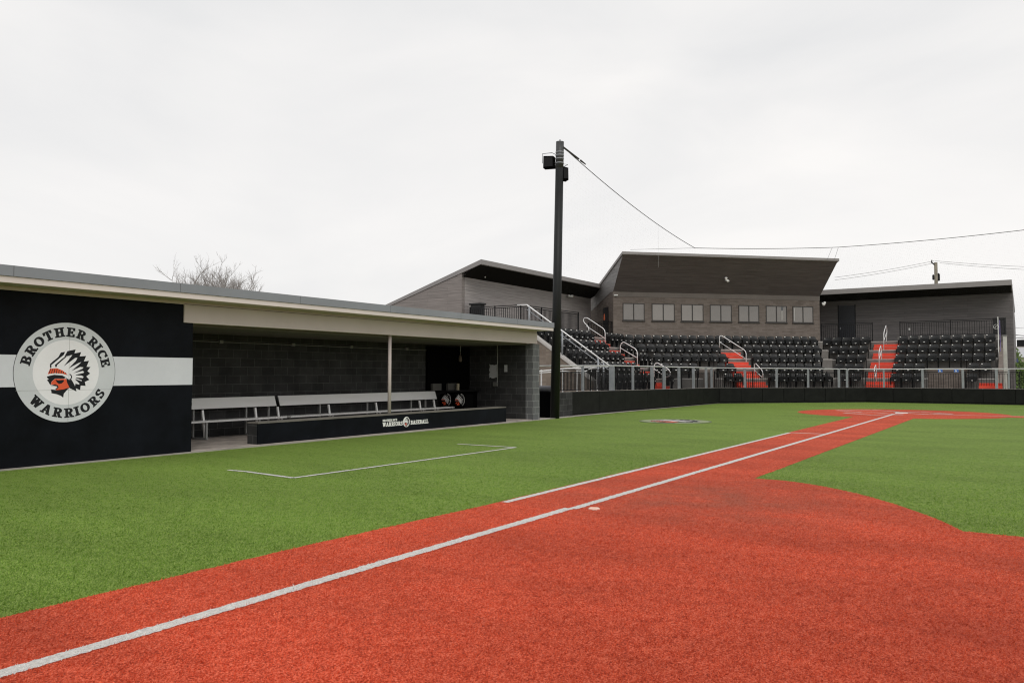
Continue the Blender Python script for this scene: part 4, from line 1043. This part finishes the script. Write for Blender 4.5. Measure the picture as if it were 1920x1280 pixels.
# fixtures on the walls
def spot(p, dirs, label):
    t = thing('spotlight', label, 'spotlight', tuple(p), 'pale twin spotlights')
    MB().lathe(p - Vector((0, 0, 0.05)), [(0.05, 0), (0.06, 0.05), (0.03, 0.1)], 10).build('mount', PLATE, t)
    for d in dirs:
        d = Vector(d); MB().tube([p, p + d * 0.5, p + d], [0.03, 0.075, 0.085], 10).build('lamp_head', PLATE, t, smooth=True)
spot(onX(903, 514.5, LWX + 0.12), [(0.05, -0.12, 0.08), (0.2, 0.12, -0.12)], 'pale twin spotlight under the left wing roof corner')
spot(onX(1068, 555, LWX + 0.15), [(0.05, -0.2, 0.0), (0.1, 0.22, 0.02)], 'pale twin spotlight on the left wing wall behind the pole')
p = onN(1363, 524, 45.2); spot(p - Vector((-.1, .1, 0)) * -1, [(0.05, -0.1, 0.12), (0.18, -0.05, -0.12)], 'pale twin spotlight on the slanted face of the press box')
p = onN(1540, 569, BN); spot(p + W(0, -.15), [(0.1, -0.1, -0.12), (0.18, -0.05, 0.02)], 'pale spotlight at the right corner of the press box')
p = onY(1852, 547, RWY - .15); spot(p, [(-0.1, -0.1, 0.02), (0.1, -0.1, 0.02)], 'pale twin spotlight under the right wing roof')
p = onY(1705, 617, RWY - .05); tag(MB().box((p.x - .05, p.y - .03, p.z - .07), (p.x + .05, p.y + .04, p.z + .07)).build('socket_box', PLATE), 'small pale socket box on the right wing wall behind the railing', 'box')
p = onN(1155, 553.5, BN - .1); tag(MB().box((p.x - .12, p.y - .04, p.z - .03), (p.x + .12, p.y + .04, p.z + .04)).build('camera_bracket', PLATE, bevel=.01), 'small pale security camera at the left corner of the press box', 'camera')

# ---- railings of the stand
G2 = 'black picket railings of the stand'
pickets('picket_railing', [(Xpx(1689, Y5 + .78), Y5 + .78, 0), (Xpx(1885, Y5 + .78), Y5 + .78, 0)], 3.98, 4.92, 'long black picket railing above the right hand seating block', grp=G2, sp=.125, posts_every=2.6)
pickets('picket_railing', [(Xpx(1541, Y5 + 1.2), Y5 + 1.2, 0), (Xpx(1637, Y5 + 1.2), Y5 + 1.2, 0)], 3.75, 4.95, 'black picket railing in front of the black door of the right wing', grp=G2, sp=.125, posts_every=3.2)
xl = Xk(5) - .73
pickets('picket_railing', [(-23.9, YL0 + .02, 0), (xl, YL0 + .02, 0), (xl, 38.3, 0)], 3.98, 5.0, 'black picket railing round the top corner of the left wing walkway', grp=G2, sp=.125, posts_every=1.9)
pa = onN(1103, 600, 48.2); pb2 = onN(1150, 600, 46.6)
pickets('picket_railing', [(pa.x, pa.y, 0), (pb2.x - .1, pb2.y, 0)], 3.75, 4.85, 'short black picket railing by the side door of the press box', grp=G2, sp=.125, posts_every=1.3)
# picket panel of the sloped left end
def at_side(x, y): return onY(x, y, SY - .1)
A = at_side(988, 571.5); B = at_side(1149, 690)
t = thing('sloped_handrail', 'long light steel handrail sloping down the left end of the seating', 'handrail', tuple(A))
MB().tube([A + Vector((-0.55, 0, 0.02)), A, B], 0.032, 8).build('top_rail', WPIPE, t, smooth=True)
MB().tube([A - Vector((0, 0, 0.22)), B - Vector((0, 0, 0.22))], 0.022, 8).build('lower_rail', GALV, t, smooth=True)
for f in (0.03, 0.43, 0.84, 0.90):
    p = A.lerp(B, f); MB().tube([p, Vector((p.x, p.y, max(cz(p.x) - .05, .9)))], 0.045 if f > .3 else .05, 8).build('post', GALV, t, smooth=True)
m = MB()
for i in range(1, 60):
    p = A.lerp(B, i / 60); m.bar(p - Vector((0, -0.05, 0.24)), Vector((p.x, p.y + 0.05, cz(p.x) + .08)), .018, .018, up=(0, 1, 0))
m.bar(A - Vector((0, -.05, .24)), B - Vector((0, -.05, .24)), .03, .03)
m.build('pickets', BMET, t)

# ---- red stairs
def steps(name, label, mk, lo, hi, n0, n1):
    """mk(a, depth, z) -> point; two red steps between terrace k and k+1"""
    t = thing(name, label, 'stairs', tuple(mk((lo(1) + hi(1)) / 2, -.58, TZ[0])), 'red stair flights')
    for k in range(max(n0, 1), n1):
        r = (TZ[k] - TZ[k - 1] if k > 0 else 0.79) / 3 if k > 0 else 0.2
        zb0 = TZ[k - 1] if k > 0 else 0.2
        for s in (1, 2):
            d1 = -0.58 + RD * k; dd = 0.27 * (3 - s)
            a0, a1 = lo(k), hi(k); z0 = zb0 + r * (s - 1) + (0.001 if s == 1 else 0); z1 = zb0 + r * s
            P4 = [mk(a0, d1 - dd, 0), mk(a1, d1 - dd, 0), mk(a1, d1 - 0.003, 0), mk(a0, d1 - 0.003, 0)]
            st_ = MB().prism([(p.x, p.y) for p in P4], z0, z1 - 0.012).build('step', REDST, t)
            P5 = [mk(a0, d1 - dd - .01, 0), mk(a1, d1 - dd - .01, 0), mk(a1, d1 - dd + 0.03, 0), mk(a0, d1 - dd + 0.03, 0)]
            MB().prism([(p.x, p.y) for p in P5], z1 - 0.012, z1 + 0.004).build('nosing', mat_nose2, st_)
    return t
mat_nose2 = mat('thin_nosing', (0.50, 0.24, 0.19), 0.6)
# middle flight
e = {0: (1390, 1444), 1: (1390, 1444), 2: (1380, 1428), 3: (1369, 1412), 4: (1358, 1397)}
steps('red_stairs', 'red concrete stairs between the two middle seating blocks', lambda a, d, z: W(a, Nk(1) + d, z), lambda k: Tpx(e[k][0] + 2, Nk(max(k, 1)) - .5), lambda k: Tpx(e[k][1], Nk(max(k, 1)) - .5), 0, 5)
e2 = {0: (1616, 1668), 1: (1620, 1673), 2: (1625, 1677), 3: (1630, 1680), 4: (1635, 1684), 5: (1637, 1686)}
steps('red_stairs', 'wide straight red stairs left of the right hand seating block', lambda a, d, z: Vector((a, Yk(1) + d, z)), lambda k: Xpx(e2[k][0], Yk(max(k, 1)) - .5), lambda k: Xpx(e2[k][1], Yk(max(k, 1)) - .5), 0, 6)
steps('red_stairs', 'red stairs on the left side of the stand, mostly hidden by seats', lambda a, d, z: Vector((Xk(1) - d, a, z)), lambda k: 39.0, lambda k: 40.1, 0, 6)
# short red flight at the right end
x0, x1 = Xpx(1835, 50.0), Xpx(1879, 50.0)
t = MB().box((x0, 50.0, 0), (x1, 50.34, 1.13)).box((x0, 49.7, 0), (x1, 49.997, 0.98))
t = t.build('red_step_block', REDST); tag(t, 'low red step at the right end of the seating behind the fence', 'steps')

# ---- handrails (light steel loops)
def loop(name, pts_px, plane, label, feet, r=0.024, lower=None):
    P = [plane(*q) for q in pts_px]
    t = thing('handrail', label, 'handrail', tuple(P[0]), 'light steel handrails on the stairs')
    # round the corners
    Q = [P[0]]
    for i in range(1, len(P) - 1):
        a, b, c = P[i - 1], P[i], P[i + 1]; l = min(0.16, (a - b).length * .4, (c - b).length * .4)
        s_ = b + (a - b).normalized() * l; e_ = b + (c - b).normalized() * l
        Q += [s_, s_.lerp(e_, .5).lerp(b, .4), e_]
    Q.append(P[-1])
    MB().tube(Q, r, 8).build('top_rail', WPIPE, t, smooth=True)
    if lower: MB().tube([plane(*lower[0]), plane(*lower[1])], r * .85, 8).build('lower_rail', WPIPE, t, smooth=True)
    return t
def ramp(N0, N1, xa, xb, fn):
    def pl(x, y):
        f = (x - xa) / (xb - xa); return fn(x, y, N0 + (N1 - N0) * f)
    return pl
pl = ramp(44.3, 43.3, 1349, 1399, onN)
loop('h', [(1349, 661), (1349, 630), (1353, 629), (1399, 658), (1399, 694)], pl, 'light handrail on the upper part of the middle red stairs', 2, lower=((1349, 641), (1399, 673)))
pl = ramp(42.4, 41.6, 1414, 1431, onN)
loop('h', [(1414.5, 716), (1414.5, 683), (1417, 681), (1430.5, 696), (1430.5, 708)], pl, 'light handrail low on the middle red stairs', 2, lower=((1415, 694), (1429, 707)))
pl = ramp(54.9, 53.9, 1662, 1656.5, onY)
loop('h', [(1661.5, 645), (1663, 618), (1661.5, 608.5), (1657, 624), (1657, 661)], pl, 'light handrail at the top of the wide red stairs', 2, lower=((1662, 624), (1657, 639)))
pl = ramp(53.1, 52.1, 1653, 1648, onY)
loop('h', [(1653, 678), (1653, 653), (1651.5, 647), (1648, 659), (1648.5, 695)], pl, 'light handrail in the middle of the wide red stairs', 2, lower=((1652.5, 657), (1648.5, 673)))
pl = ramp(51.3, 50.4, 1644, 1640, onY)
loop('h', [(1643.5, 715), (1643.5, 690), (1642, 683), (1639, 693), (1640.5, 724)], pl, 'light handrail at the foot of the wide red stairs', 2, lower=((1643, 696), (1640, 708)))
plx = lambda Y: (lambda x, y: onY(x, y, Y))
loop('h', [(1104, 636), (1104, 612), (1095, 605), (1093, 597), (1100, 595), (1134.5, 618), (1134.5, 655)], plx(39.6), 'light looped handrail highest on the left hand stairs', 2, lower=((1099, 611), (1134, 634)))
loop('h', [(1163, 672), (1163, 647), (1168, 640), (1195, 656), (1195, 690)], plx(39.6), 'light looped handrail halfway down the left hand stairs', 2, lower=((1163, 652), (1195, 671)))
loop('h', [(1226.5, 716), (1226.5, 684), (1231, 679), (1255, 693), (1258, 702), (1251, 707)], plx(39.6), 'light looped handrail lowest on the left hand stairs', 2, lower=((1227, 692), (1250, 707)))
# ramp handrails and items near the pole
def ry(x, y): return onX(x, y, -16.6)
t = thing('ramp_handrail', 'light double handrail behind the first picket fence by the pole', 'handrail', tuple(ry(1012, 694)))
MB().tube([ry(1010, 696), ry(1060, 691), ry(1095, 689), ry(1140, 688)], .028, 8).build('top_rail', WPIPE, t, smooth=True)
MB().tube([ry(1010, 699), ry(1060, 696), ry(1090, 700), ry(1108, 690.5), ry(1125, 690)], .022, 8).build('lower_rail', WPIPE, t, smooth=True)
for px in (1015, 1055, 1082, 1108, 1120):
    MB().tube([ry(px, 693), ry(px, 735)], .03, 8).build('post', WPIPE, t)

# ---- seats
def make_seat():
    t = thing('stadium_seat', 'black folding stadium seat', 'seat', (0, 0, 0), 'black folding stadium seats')
    # local axes: x along the row, -y towards the field, z up from the tread
    def curved(w0, w1, z0, z1, y0, y1, th, bow, nseg=8, top_round=0.05, rows=5):
        m = MB(); grid = []
        for side in (0, 1):
            g_ = []
            for j in range(rows + 1):
                v = j / rows; z = z0 + (z1 - z0) * v; wd = w0 + (w1 - w0) * v; y = y0 + (y1 - y0) * v
                r_ = []
                for i in range(nseg + 1):
                    u = i / nseg * 2 - 1
                    zz = z - (top_round * (abs(u) ** 4) if j == rows else 0) + (top_round * abs(u) ** 4 if j == 0 else 0)
                    r_.append((u * wd / 2, y - bow * u * u + side * th, zz))
                g_.append(r_)
            grid.append(g_)
        b = 0; W_ = nseg + 1
        for g_ in grid:
            for r_ in g_: m.v += r_
        H_ = (rows + 1) * W_
        for j in range(rows):
            for i in range(nseg):
                q = j * W_ + i
                m.f.append([q, q + 1, q + W_ + 1, q + W_]); m.f.append([H_ + q, H_ + q + W_, H_ + q + W_ + 1, H_ + q + 1])
        for j in range(rows):
            q = j * W_; m.f.append([q, q + W_, H_ + q + W_, H_ + q]); q = j * W_ + nseg; m.f.append([q, H_ + q, H_ + q + W_, q + W_])
        for i in range(nseg):
            q = i; m.f.append([q, H_ + q, H_ + q + 1, q + 1]); q = rows * W_ + i; m.f.append([q, q + 1, H_ + q + 1, H_ + q])
        return m
    curved(0.50, 0.50, 0.50, 0.88, 0.06, 0.16, 0.03, 0.035, top_round=0.05).build('backrest', SEATG, t, smooth=False)
    curved(0.47, 0.50, 0.40, 0.70, -0.14, -0.06, 0.07, 0.02, top_round=0.04).build('seat_pan', SEATB, t)
    MB().box((-0.045, -0.175, 0.455), (0.045, -0.15, 0.49)).build('number_plate', PLATE, t)
    for s in (-1, 1):
        MB().box((s * 0.275 - 0.02, -0.22, 0.60), (s * 0.275 + 0.02, 0.1, 0.63)).sweep([Vector((s * .275 - .012, -.02, 0)), Vector((s * .275 - .012, .08, 0)), Vector((s * .275 - .012, .1, .6)), Vector((s * .275 - .012, -.12, .6))], (0.024, 0, 0)).build('armrest', SEATB, t)
    return t
proto = make_seat()
plate_proto = MB().box((-0.215, 0.07, 0.80), (-0.150, 0.12, 0.85)).build('row_plate', PLATE)
plate_proto.location = (0, 0, 0)
first_used = [False]
ordn = ['first', 'second', 'third', 'fourth', 'fifth', 'sixth', 'seventh', 'eighth', 'ninth', 'tenth', 'eleventh', 'twelfth', 'thirteenth', 'fourteenth', 'fifteenth', 'sixteenth', 'seventeenth', 'eighteenth', 'nineteenth', 'twentieth', 'twenty-first', 'twenty-second']
rown = {5: 'top row', 4: 'fourth row up', 3: 'third row up', 2: 'second row up', 1: 'front row'}
def seat(p, rz, label, plate):
    if not first_used[0]: c = proto; first_used[0] = True
    else: c = copy_tree(proto)
    c.location = p; c.rotation_euler = (0, 0, rz + random.uniform(-.025, .025)); c['label'] = label
    if plate:
        q = plate_proto.copy(); COL.objects.link(q); q.parent = c
def row(a, b, n, fn, rz, k, where, plate, start=0, side='left'):
    for i in range(n):
        v = a + (b - a) * (i / (n - 1) if n > 1 else 0)
        seat(fn(v), rz, 'black seat, %s from %s, %s, %s' % (ordn[i], side, rown[k], where), plate(i) if callable(plate) else plate)
cen = [(5, 1181, 1525.6, 22, 'under press box windows', lambda i: i < 3 or i > 9),
       (4, 1203.7, 1341.9, 9, 'middle block left of red stairs', True), (4, 1404, 1531.9, 9, 'middle block right of red stairs', False),
       (3, 1233.7, 1355.9, 8, 'middle block left of red stairs', True), (3, 1418.8, 1533, 8, 'middle block right of red stairs', lambda i: i < 4),
       (2, 1247.5, 1301, 4, 'middle block left of wheelchair bay', True), (2, 1353.7, 1370.6, 2, 'pair left of middle stairs', True), (2, 1434.6, 1534, 7, 'middle block right of red stairs', True),
       (1, 1367, 1385, 2, 'pair left of middle stairs', True), (1, 1450.6, 1551.5, 7, 'middle block right of red stairs', True)]
for k, a, b, n, wh, pl_ in cen:
    N = Nk(k); row(Tpx(a, N), Tpx(b, N), n, (lambda v, N=N, k=k: W(v, N, TZ[k - 1])), rad(45), k, wh, pl_)
R1 = [(5, 1552, 1624.3, 5, True), (4, 1564.4, 1620.1, 4, False), (3, 1577.5, 1615.5, 3, False), (2, 1573, 1610.3, 3, True), (1, 1584.6, 1604.6, 2, True)]
for k, a, b, n, pl_ in R1:
    Y = Yk(k); row(Xpx(a, Y), Xpx(b, Y), n, (lambda v, Y=Y, k=k: Vector((v, Y, TZ[k - 1]))), 0, k, 'narrow block left of wide stairs', pl_)
R2_ = [(5, 1695, 1858.7, 9, False, 'right hand block'), (4, 1690.9, 1857.9, 9, False, 'right hand block'), (3, 1687.6, 1857, 9, False, 'right hand block'), (2, 1683, 1724.4, 3, False, 'right block left of wheelchair bay'), (2, 1825.8, 1848.3, 2, True, 'right block beyond wheelchair bay'),
      (1, 1678.9, 1720.7, 3, True, 'right block left of wheelchair bay'), (1, 1822, 1822, 1, True, 'right block beyond wheelchair bay')]
for k, a, b, n, pl_, wh in R2_:
    Y = Yk(k); row(Xpx(a, Y), Xpx(b, Y), n, (lambda v, Y=Y, k=k: Vector((v, Y, TZ[k - 1]))), 0, k, wh, pl_)
# left side block (rows run away from the camera) and the small corner block
for k in (5, 4, 3, 2, 1):
    x = Xk(k); row(32.95, 38.3, 10, (lambda v, x=x, k=k: Vector((x, v, TZ[k - 1]))), rad(90), k, 'block at stand\'s left end', False, side='near end')
for k, n in ((5, 4), (4, 3), (3, 3), (2, 2), (1, 1)):
    x = Xk(k); y1_ = 40.75 + .585 * (n - 1)
    row(40.75, y1_, n, (lambda v, x=x, k=k: Vector((x, v, TZ[k - 1]))), rad(90), k, 'corner block by left stairs', True, side='near end')
bpy.data.objects.remove(plate_proto)
# rail in front of the wheelchair bay, third row
def hoop(a, b, z, label):
    a = Vector(a); b = Vector(b); t = thing('bay_rail', label, 'rail', tuple(a), 'black rails above the wheelchair bays')
    a0 = Vector((a.x, a.y, z)); b0 = Vector((b.x, b.y, z)); d = (b0 - a0).normalized()
    MB().tube([a0, a0 + Vector((0, 0, .62)), a0 + d * .12 + Vector((0, 0, .75)), b0 - d * .12 + Vector((0, 0, .75)), b0 + Vector((0, 0, .62)), b0], .022, 8).tube([a0 + Vector((0, 0, .45)), b0 + Vector((0, 0, .45))], .018, 6).build('hoop', BMET, t, smooth=True)
f3 = fr[2]
hoop((fr[0][10] + Vector((0, -.02, 0))), (fr[0][11] + Vector((0, -.02, 0))), TZ[2], 'black hoop rail above the right hand wheelchair bay')
hoop(fr[0][4], fr[0][5], TZ[2], 'black hoop rail above the middle wheelchair bay')

# ---- things by the right end
DKS = mat('dark_speaker', (0.012, 0.012, 0.013), 0.6)
p0 = onY(1861, 596, RWY - 1.2); p1 = onY(1887, 628, RWY - 1.2)
t = thing('black_sign_board', 'black board with a pale round mark on the railing at the right end', 'board', tuple(p0))
MB().box((p0.x, RWY - 1.25, p1.z), (p1.x, RWY - 1.18, p0.z)).build('board', DKS, t)
c = onY(1867.5, 612.5, RWY - 1.26); m = MB()
for q in range(10):
    a = q * math.pi / 5; m.tube([(c.x + .14 * math.cos(a), RWY - 1.262, c.z + .14 * math.sin(a)), (c.x + .14 * math.cos(a + .63), RWY - 1.262, c.z + .14 * math.sin(a + .63))], .02, 4)
m.tube([(c.x - .09, RWY - 1.265, c.z - .08), (c.x + .1, RWY - 1.265, c.z + .12)], .025, 4)
m.build('round_mark', mat('mark_pale', (0.5, 0.5, 0.48), 0.6), t)
Yb = 53.6
def yb(x, y): return onY(x, y, Yb)
a = yb(1870.3, 594); b = yb(1873.7, 673)
t = thing('right_corner_pole', 'tall pale pole with a violet padded strip at the right end of the seating', 'pole', (a.x, Yb, 0))
MB().box((a.x, Yb - .04, 1.0), (b.x, Yb + .04, a.z)).build('pale_post', PLATE, t)
c = yb(1873.9, 600); d = yb(1877.3, 700)
MB().box((c.x, Yb - .03, 1.0), (d.x, Yb + .06, c.z)).build('violet_strip', mat('violet', (0.22, 0.17, 0.42), 0.6), t)
a = yb(1880, 630); b = yb(1889, 698)
t = thing('pale_column', 'pale square column with violet shaded side at the right end of the stand', 'column', (a.x, Yb, 0))
MB().box((a.x, Yb + .3, 0.0), (b.x, Yb + .7, a.z)).build('shaft', mat('pale_column', (0.55, 0.55, 0.50), 0.7, var=.1), t)
MB().box((a.x - .02, Yb + .28, a.z), (b.x + .02, Yb + .72, a.z + .08)).build('cap', mat('col_cap', (0.2, 0.2, 0.19), 0.7), t)
# speaker box on the left wing railing
a = onY(885, 569, YL0 + .4); b = onY(904, 578, YL0 + .4)
t = thing('equipment_cover', 'black covered equipment behind the top left railing', 'equipment', (a.x, YL0 + .4, 3.7))
MB().box((a.x - .06, YL0 + .2, a.z - .09), (b.x + .06, YL0 + .7, a.z)).build('lid', DKS, t, bevel=.02)
MB().box((a.x + .02, YL0 + .25, 3.7), (b.x - .02, YL0 + .65, a.z - .1)).build('body', DKS, t)
# orange item at the left side door
p = onN(1133, 590, 47.6); tag(MB().lathe((p.x, p.y, p.z - .35), [(.04, 0), (.055, .1), (.04, .3), (.015, .42)], 10).build('orange_vest', mat('vest', (0.45, .10, .04), .8)), 'small orange and white vest hanging by the side door of the press box', 'vest')

# =================================================================== BACKGROUND
def tree(px, ytop, dist, label, seed, spread=1.0):
    rnd = random.Random(seed)
    base = onG(px, 760); base = (ray(px, 700)); base = Vector((base.x, base.y, 0)) * dist
    topz = (CAM + ray(px, ytop) * dist).z * 0.93
    t = thing('bare_tree', label, 'tree', tuple(base), 'bare trees beyond the dugout roof')
    tr = MB(); tw = MB(); Hh = topz
    tr.tube([base, base + Vector((.1, 0, Hh * .25)), base + Vector((0, .1, Hh * .45))], [.22, .17, .12], 7)
    def br(p, d, L, r, lev):
        n = 4; pts = [p]; dd = d.copy()
        for i in range(n):
            dd = (dd + Vector((rnd.uniform(-.22, .22), rnd.uniform(-.22, .22), rnd.uniform(-.02, .16)))).normalized(); pts.append(pts[-1] + dd * L / n)
        (tr if lev < 2 else tw).tube(pts, [max(.0045, r * (1 - .75 * i / n)) for i in range(n + 1)], 4 if lev else 5, cap=False)
        if lev < 4:
            for i in range([6, 5, 4, 3][lev]):
                f = rnd.uniform(.3, 1); q = pts[min(n, max(1, int(f * n + .5)))]
                a = rnd.uniform(0, 6.28); tilt = rnd.uniform(.35, .9); u = dd.orthogonal().normalized(); v = dd.cross(u)
                nd = (dd * math.cos(tilt) + (u * math.cos(a) + v * math.sin(a)) * math.sin(tilt) + Vector((0, 0, .12))).normalized()
                br(q, nd, L * rnd.uniform(.45, .68), r * .5, lev + 1)
    for i in range(5):
        a = i * 1.3 + rnd.random(); br(base + Vector((0, 0, Hh * (.3 + .03 * i))), Vector((math.cos(a) * .45 * spread, math.sin(a) * .45 * spread, 1)).normalized(), Hh * .37 * rnd.uniform(.8, 1.05), .12, 0)
    tr.build('trunk', mat('bark_pale', (0.26, 0.23, 0.20), 0.9), t); tw.build('crown', mat('twigs', (0.30, 0.28, 0.265), 0.9), t)
tree(372, 492, 70, 'bare tree leftmost above the dugout roof, thin branching crown', 3, .5)
tree(392, 482, 72, 'bare tree second from left above the dugout roof, denser upright top', 8, .5)
tree(420, 482, 75, 'bare tree third from left above the dugout roof, two slim leaders', 15, .6)
tree(446, 484, 70, 'bare tree rightmost above the dugout roof, with wide spreading branch', 21, .6)
# utility pole and wires behind the right wing
ub = ray(1759, 700); ub = Vector((ub.x, ub.y, 0)) * 85
ut = (CAM + ray(1759, 491) * 85).z
t = thing('utility_pole', 'wooden utility pole rising behind the right wing roof', 'utility pole', tuple(ub))
MB().tube([ub, ub + Vector((0, 0, ut))], [.22, .17], 10).build('pole', mat('weathered_wood', (0.20, 0.18, 0.14), .9, var=.3, scale=3), t, smooth=True)
rt_ = Vector((_rt.x, _rt.y, 0))
z1 = ut
MB().bar(ub + rt_ * -.5 + Vector((0, 0, ut + .05)), ub + Vector((0, 0, ut - .35)), .1, .1).tube([ub + rt_ * -.42 + Vector((0, 0, ut + .0)), ub + rt_ * -.42 + Vector((0, 0, ut + .28))], .06, 6).build('bracket', BMET, t)
MB().lathe(ub + rt_ * .28 + Vector((0, 0, ut - 2.0)), [(.08, 0), (.13, .1), (.13, .7), (.05, .85)], 8).lathe(ub + rt_ * -.3 + Vector((0, 0, ut - 1.9)), [(.06, 0), (.1, .1), (.1, .5), (.04, .6)], 8).build('fittings', BMET, t)
def wpt(x, y, d): r_ = ray(x, y); return CAM + r_ * d
for i, (lab, pts) in enumerate((('upper wire left of the utility pole', [(1565, 520), (1752, 489)]), ('lower wire left of the utility pole', [(1565, 525), (1752, 493)]),
        ('upper wire right of the utility pole', [(1753, 489), (1990, 502)]), ('lower wire right of the utility pole', [(1762, 493), (1990, 508)]),
        ('thin wire at far right above the low building', [(1895, 614), (1990, 614)]), ('thick wire at far right above the low building', [(1895, 627), (1990, 630)]), ('second thick wire at far right', [(1895, 632), (1990, 634)]))):
    a, b = [wpt(x, y, 84) for x, y in pts]
    tag(MB().tube(sag(a, b, 0.12 if i < 4 else .1), .015 if i < 5 else .035, 4).build('power_wire', WIRE), lab, 'wire', 'overhead power wires')
# low building far right
def bpt(x, y, Y): return onY(x, y, Y)
Yq = 110
a = bpt(1893, 645, Yq); b = bpt(2100, 700, Yq)
t = thing('low_building', 'low beige building with flat roof far away at the right edge', 'building', (a.x, Yq, 0))
MB().box((a.x, Yq, 0), (a.x + 40, Yq + 15, a.z - 1.2)).build('wall', mat('beige_wall', (0.40, 0.36, 0.31), .8, var=.06), t)
MB().box((a.x - .2, Yq - .2, a.z - 1.2), (a.x + 40, Yq + 15.2, a.z - .3)).build('fascia', mat('bld_fascia', (0.33, 0.31, 0.29), .7), t)
c = bpt(1903, 655, Yq - .3); MB().box((c.x, Yq - .3, c.z - .9), (c.x + 1.5, Yq - .201, c.z + .2)).build('window', STRIPE, t)
c = bpt(1907, 643, Yq + 5); MB().box((c.x, Yq + 3, a.z - .3), (c.x + 2, Yq + 5, a.z + .6)).build('roof_unit', BMET, t)
# bushes at the right edge
def bush(px, py, Y, r, h, label, seed):
    rnd = random.Random(seed); c = onY(px, py, Y); c.z = 0
    m = MB()
    for i in range(2600):
        a = rnd.uniform(0, 6.28); el_ = rnd.uniform(0, 1.5); rr_ = r * (rnd.uniform(.35, 1) ** .5) * (1 + .25 * math.sin(3 * a + seed) + .15 * math.sin(7 * a))
        p = c + Vector((rr_ * math.cos(a) * math.cos(el_ * .9), rr_ * math.sin(a) * math.cos(el_ * .9), h * math.sin(el_) * rnd.uniform(.5, 1.05)))
        s_ = rnd.uniform(.05, .12); u = Vector((rnd.uniform(-1, 1), rnd.uniform(-1, 1), rnd.uniform(-1, 1))).normalized(); v = u.orthogonal().normalized()
        m.poly([p - u * s_, p + v * s_ * .6, p + u * s_, p - v * s_ * .6])
    t = thing('bush', label, 'bush', tuple(c), 'bushes at the right edge')
    m.build('foliage', LEAF, t, recalc=False)
    s = MB()
    for i in range(6): s.tube([c, c + Vector((rnd.uniform(-.5, .5) * r, rnd.uniform(-.5, .5) * r, h * .8))], [.04, .015], 5)
    s.build('stem', BARK, t)
bush(1906, 712, 62, 1.3, 2.3, 'bright green bush behind the fence at the right edge', 2)
bush(1899, 690, 75, 1.2, 3.6, 'dark green taller shrub beside the right wing end', 5)
pickets('picket_fence', [(onY(1893, 700, 66).x, 66, 0), (onY(2050, 700, 66).x, 66, 0)], 0.05, 2.4, 'distant dark picket fence at the right edge in front of the low building', grp=G1, sp=.15)
# parked dark blue car-like cover
c = onY(1908, 700, 70)
t = thing('blue_cover', 'dark blue folded umbrella standing behind the fence at the right edge', 'umbrella', (c.x, 70, 0))
MB().lathe((c.x, 70, .9), [(.05, 0), (.34, .2), (.26, .9), (.12, 1.5), (.02, 1.9)], 12).build('canopy', mat('navy', (0.02, 0.035, 0.10), .7), t, smooth=True)
MB().tube([(c.x, 70, 0), (c.x, 70, 1.2)], .04, 8).build('pole', GALV, t)

# round emblem mat printed on the turf near the wall
lc2 = onG(1266, 790); 
lr_ = 1.22
t = thing('turf_emblem', 'round on-deck circle with the head emblem on the green turf', 'on-deck circle', (lc2.x, lc2.y, 0))
MB().prism([(lc2.x + lr_ * math.cos(i * math.pi / 32), lc2.y + lr_ * math.sin(i * math.pi / 32)) for i in range(64)], 0.003, 0.014).build('mat', mat('mat_green', (0.14, 0.17, 0.09), .9, var=.2, scale=20), t)
MB().prism([(lc2.x + lr_ * .93 * math.cos(i * math.pi / 32), lc2.y + lr_ * .93 * math.sin(i * math.pi / 32)) for i in range(64)], 0.0142, 0.016).build('mat_field', mat('mat_grey', (0.24, 0.28, 0.15), .9, var=.2, scale=20), t)
def gf(x, y, l):
    s_ = lr_ * .9 / 300; u = (x - 640) * s_; v = -(y - 660) * s_
    ax = Vector((0.835, 0.55, 0)); ay = Vector((-.55, .835, 0)); p = lc2 + ax * u + ay * v
    return Vector((p.x, p.y, 0.018 + l))
emblem_head(t, gf, 0.0, ink=INK, feather_white=mat('turf_white', (0.55, 0.53, 0.50), 0.9))
print('objects', len(bpy.data.objects))
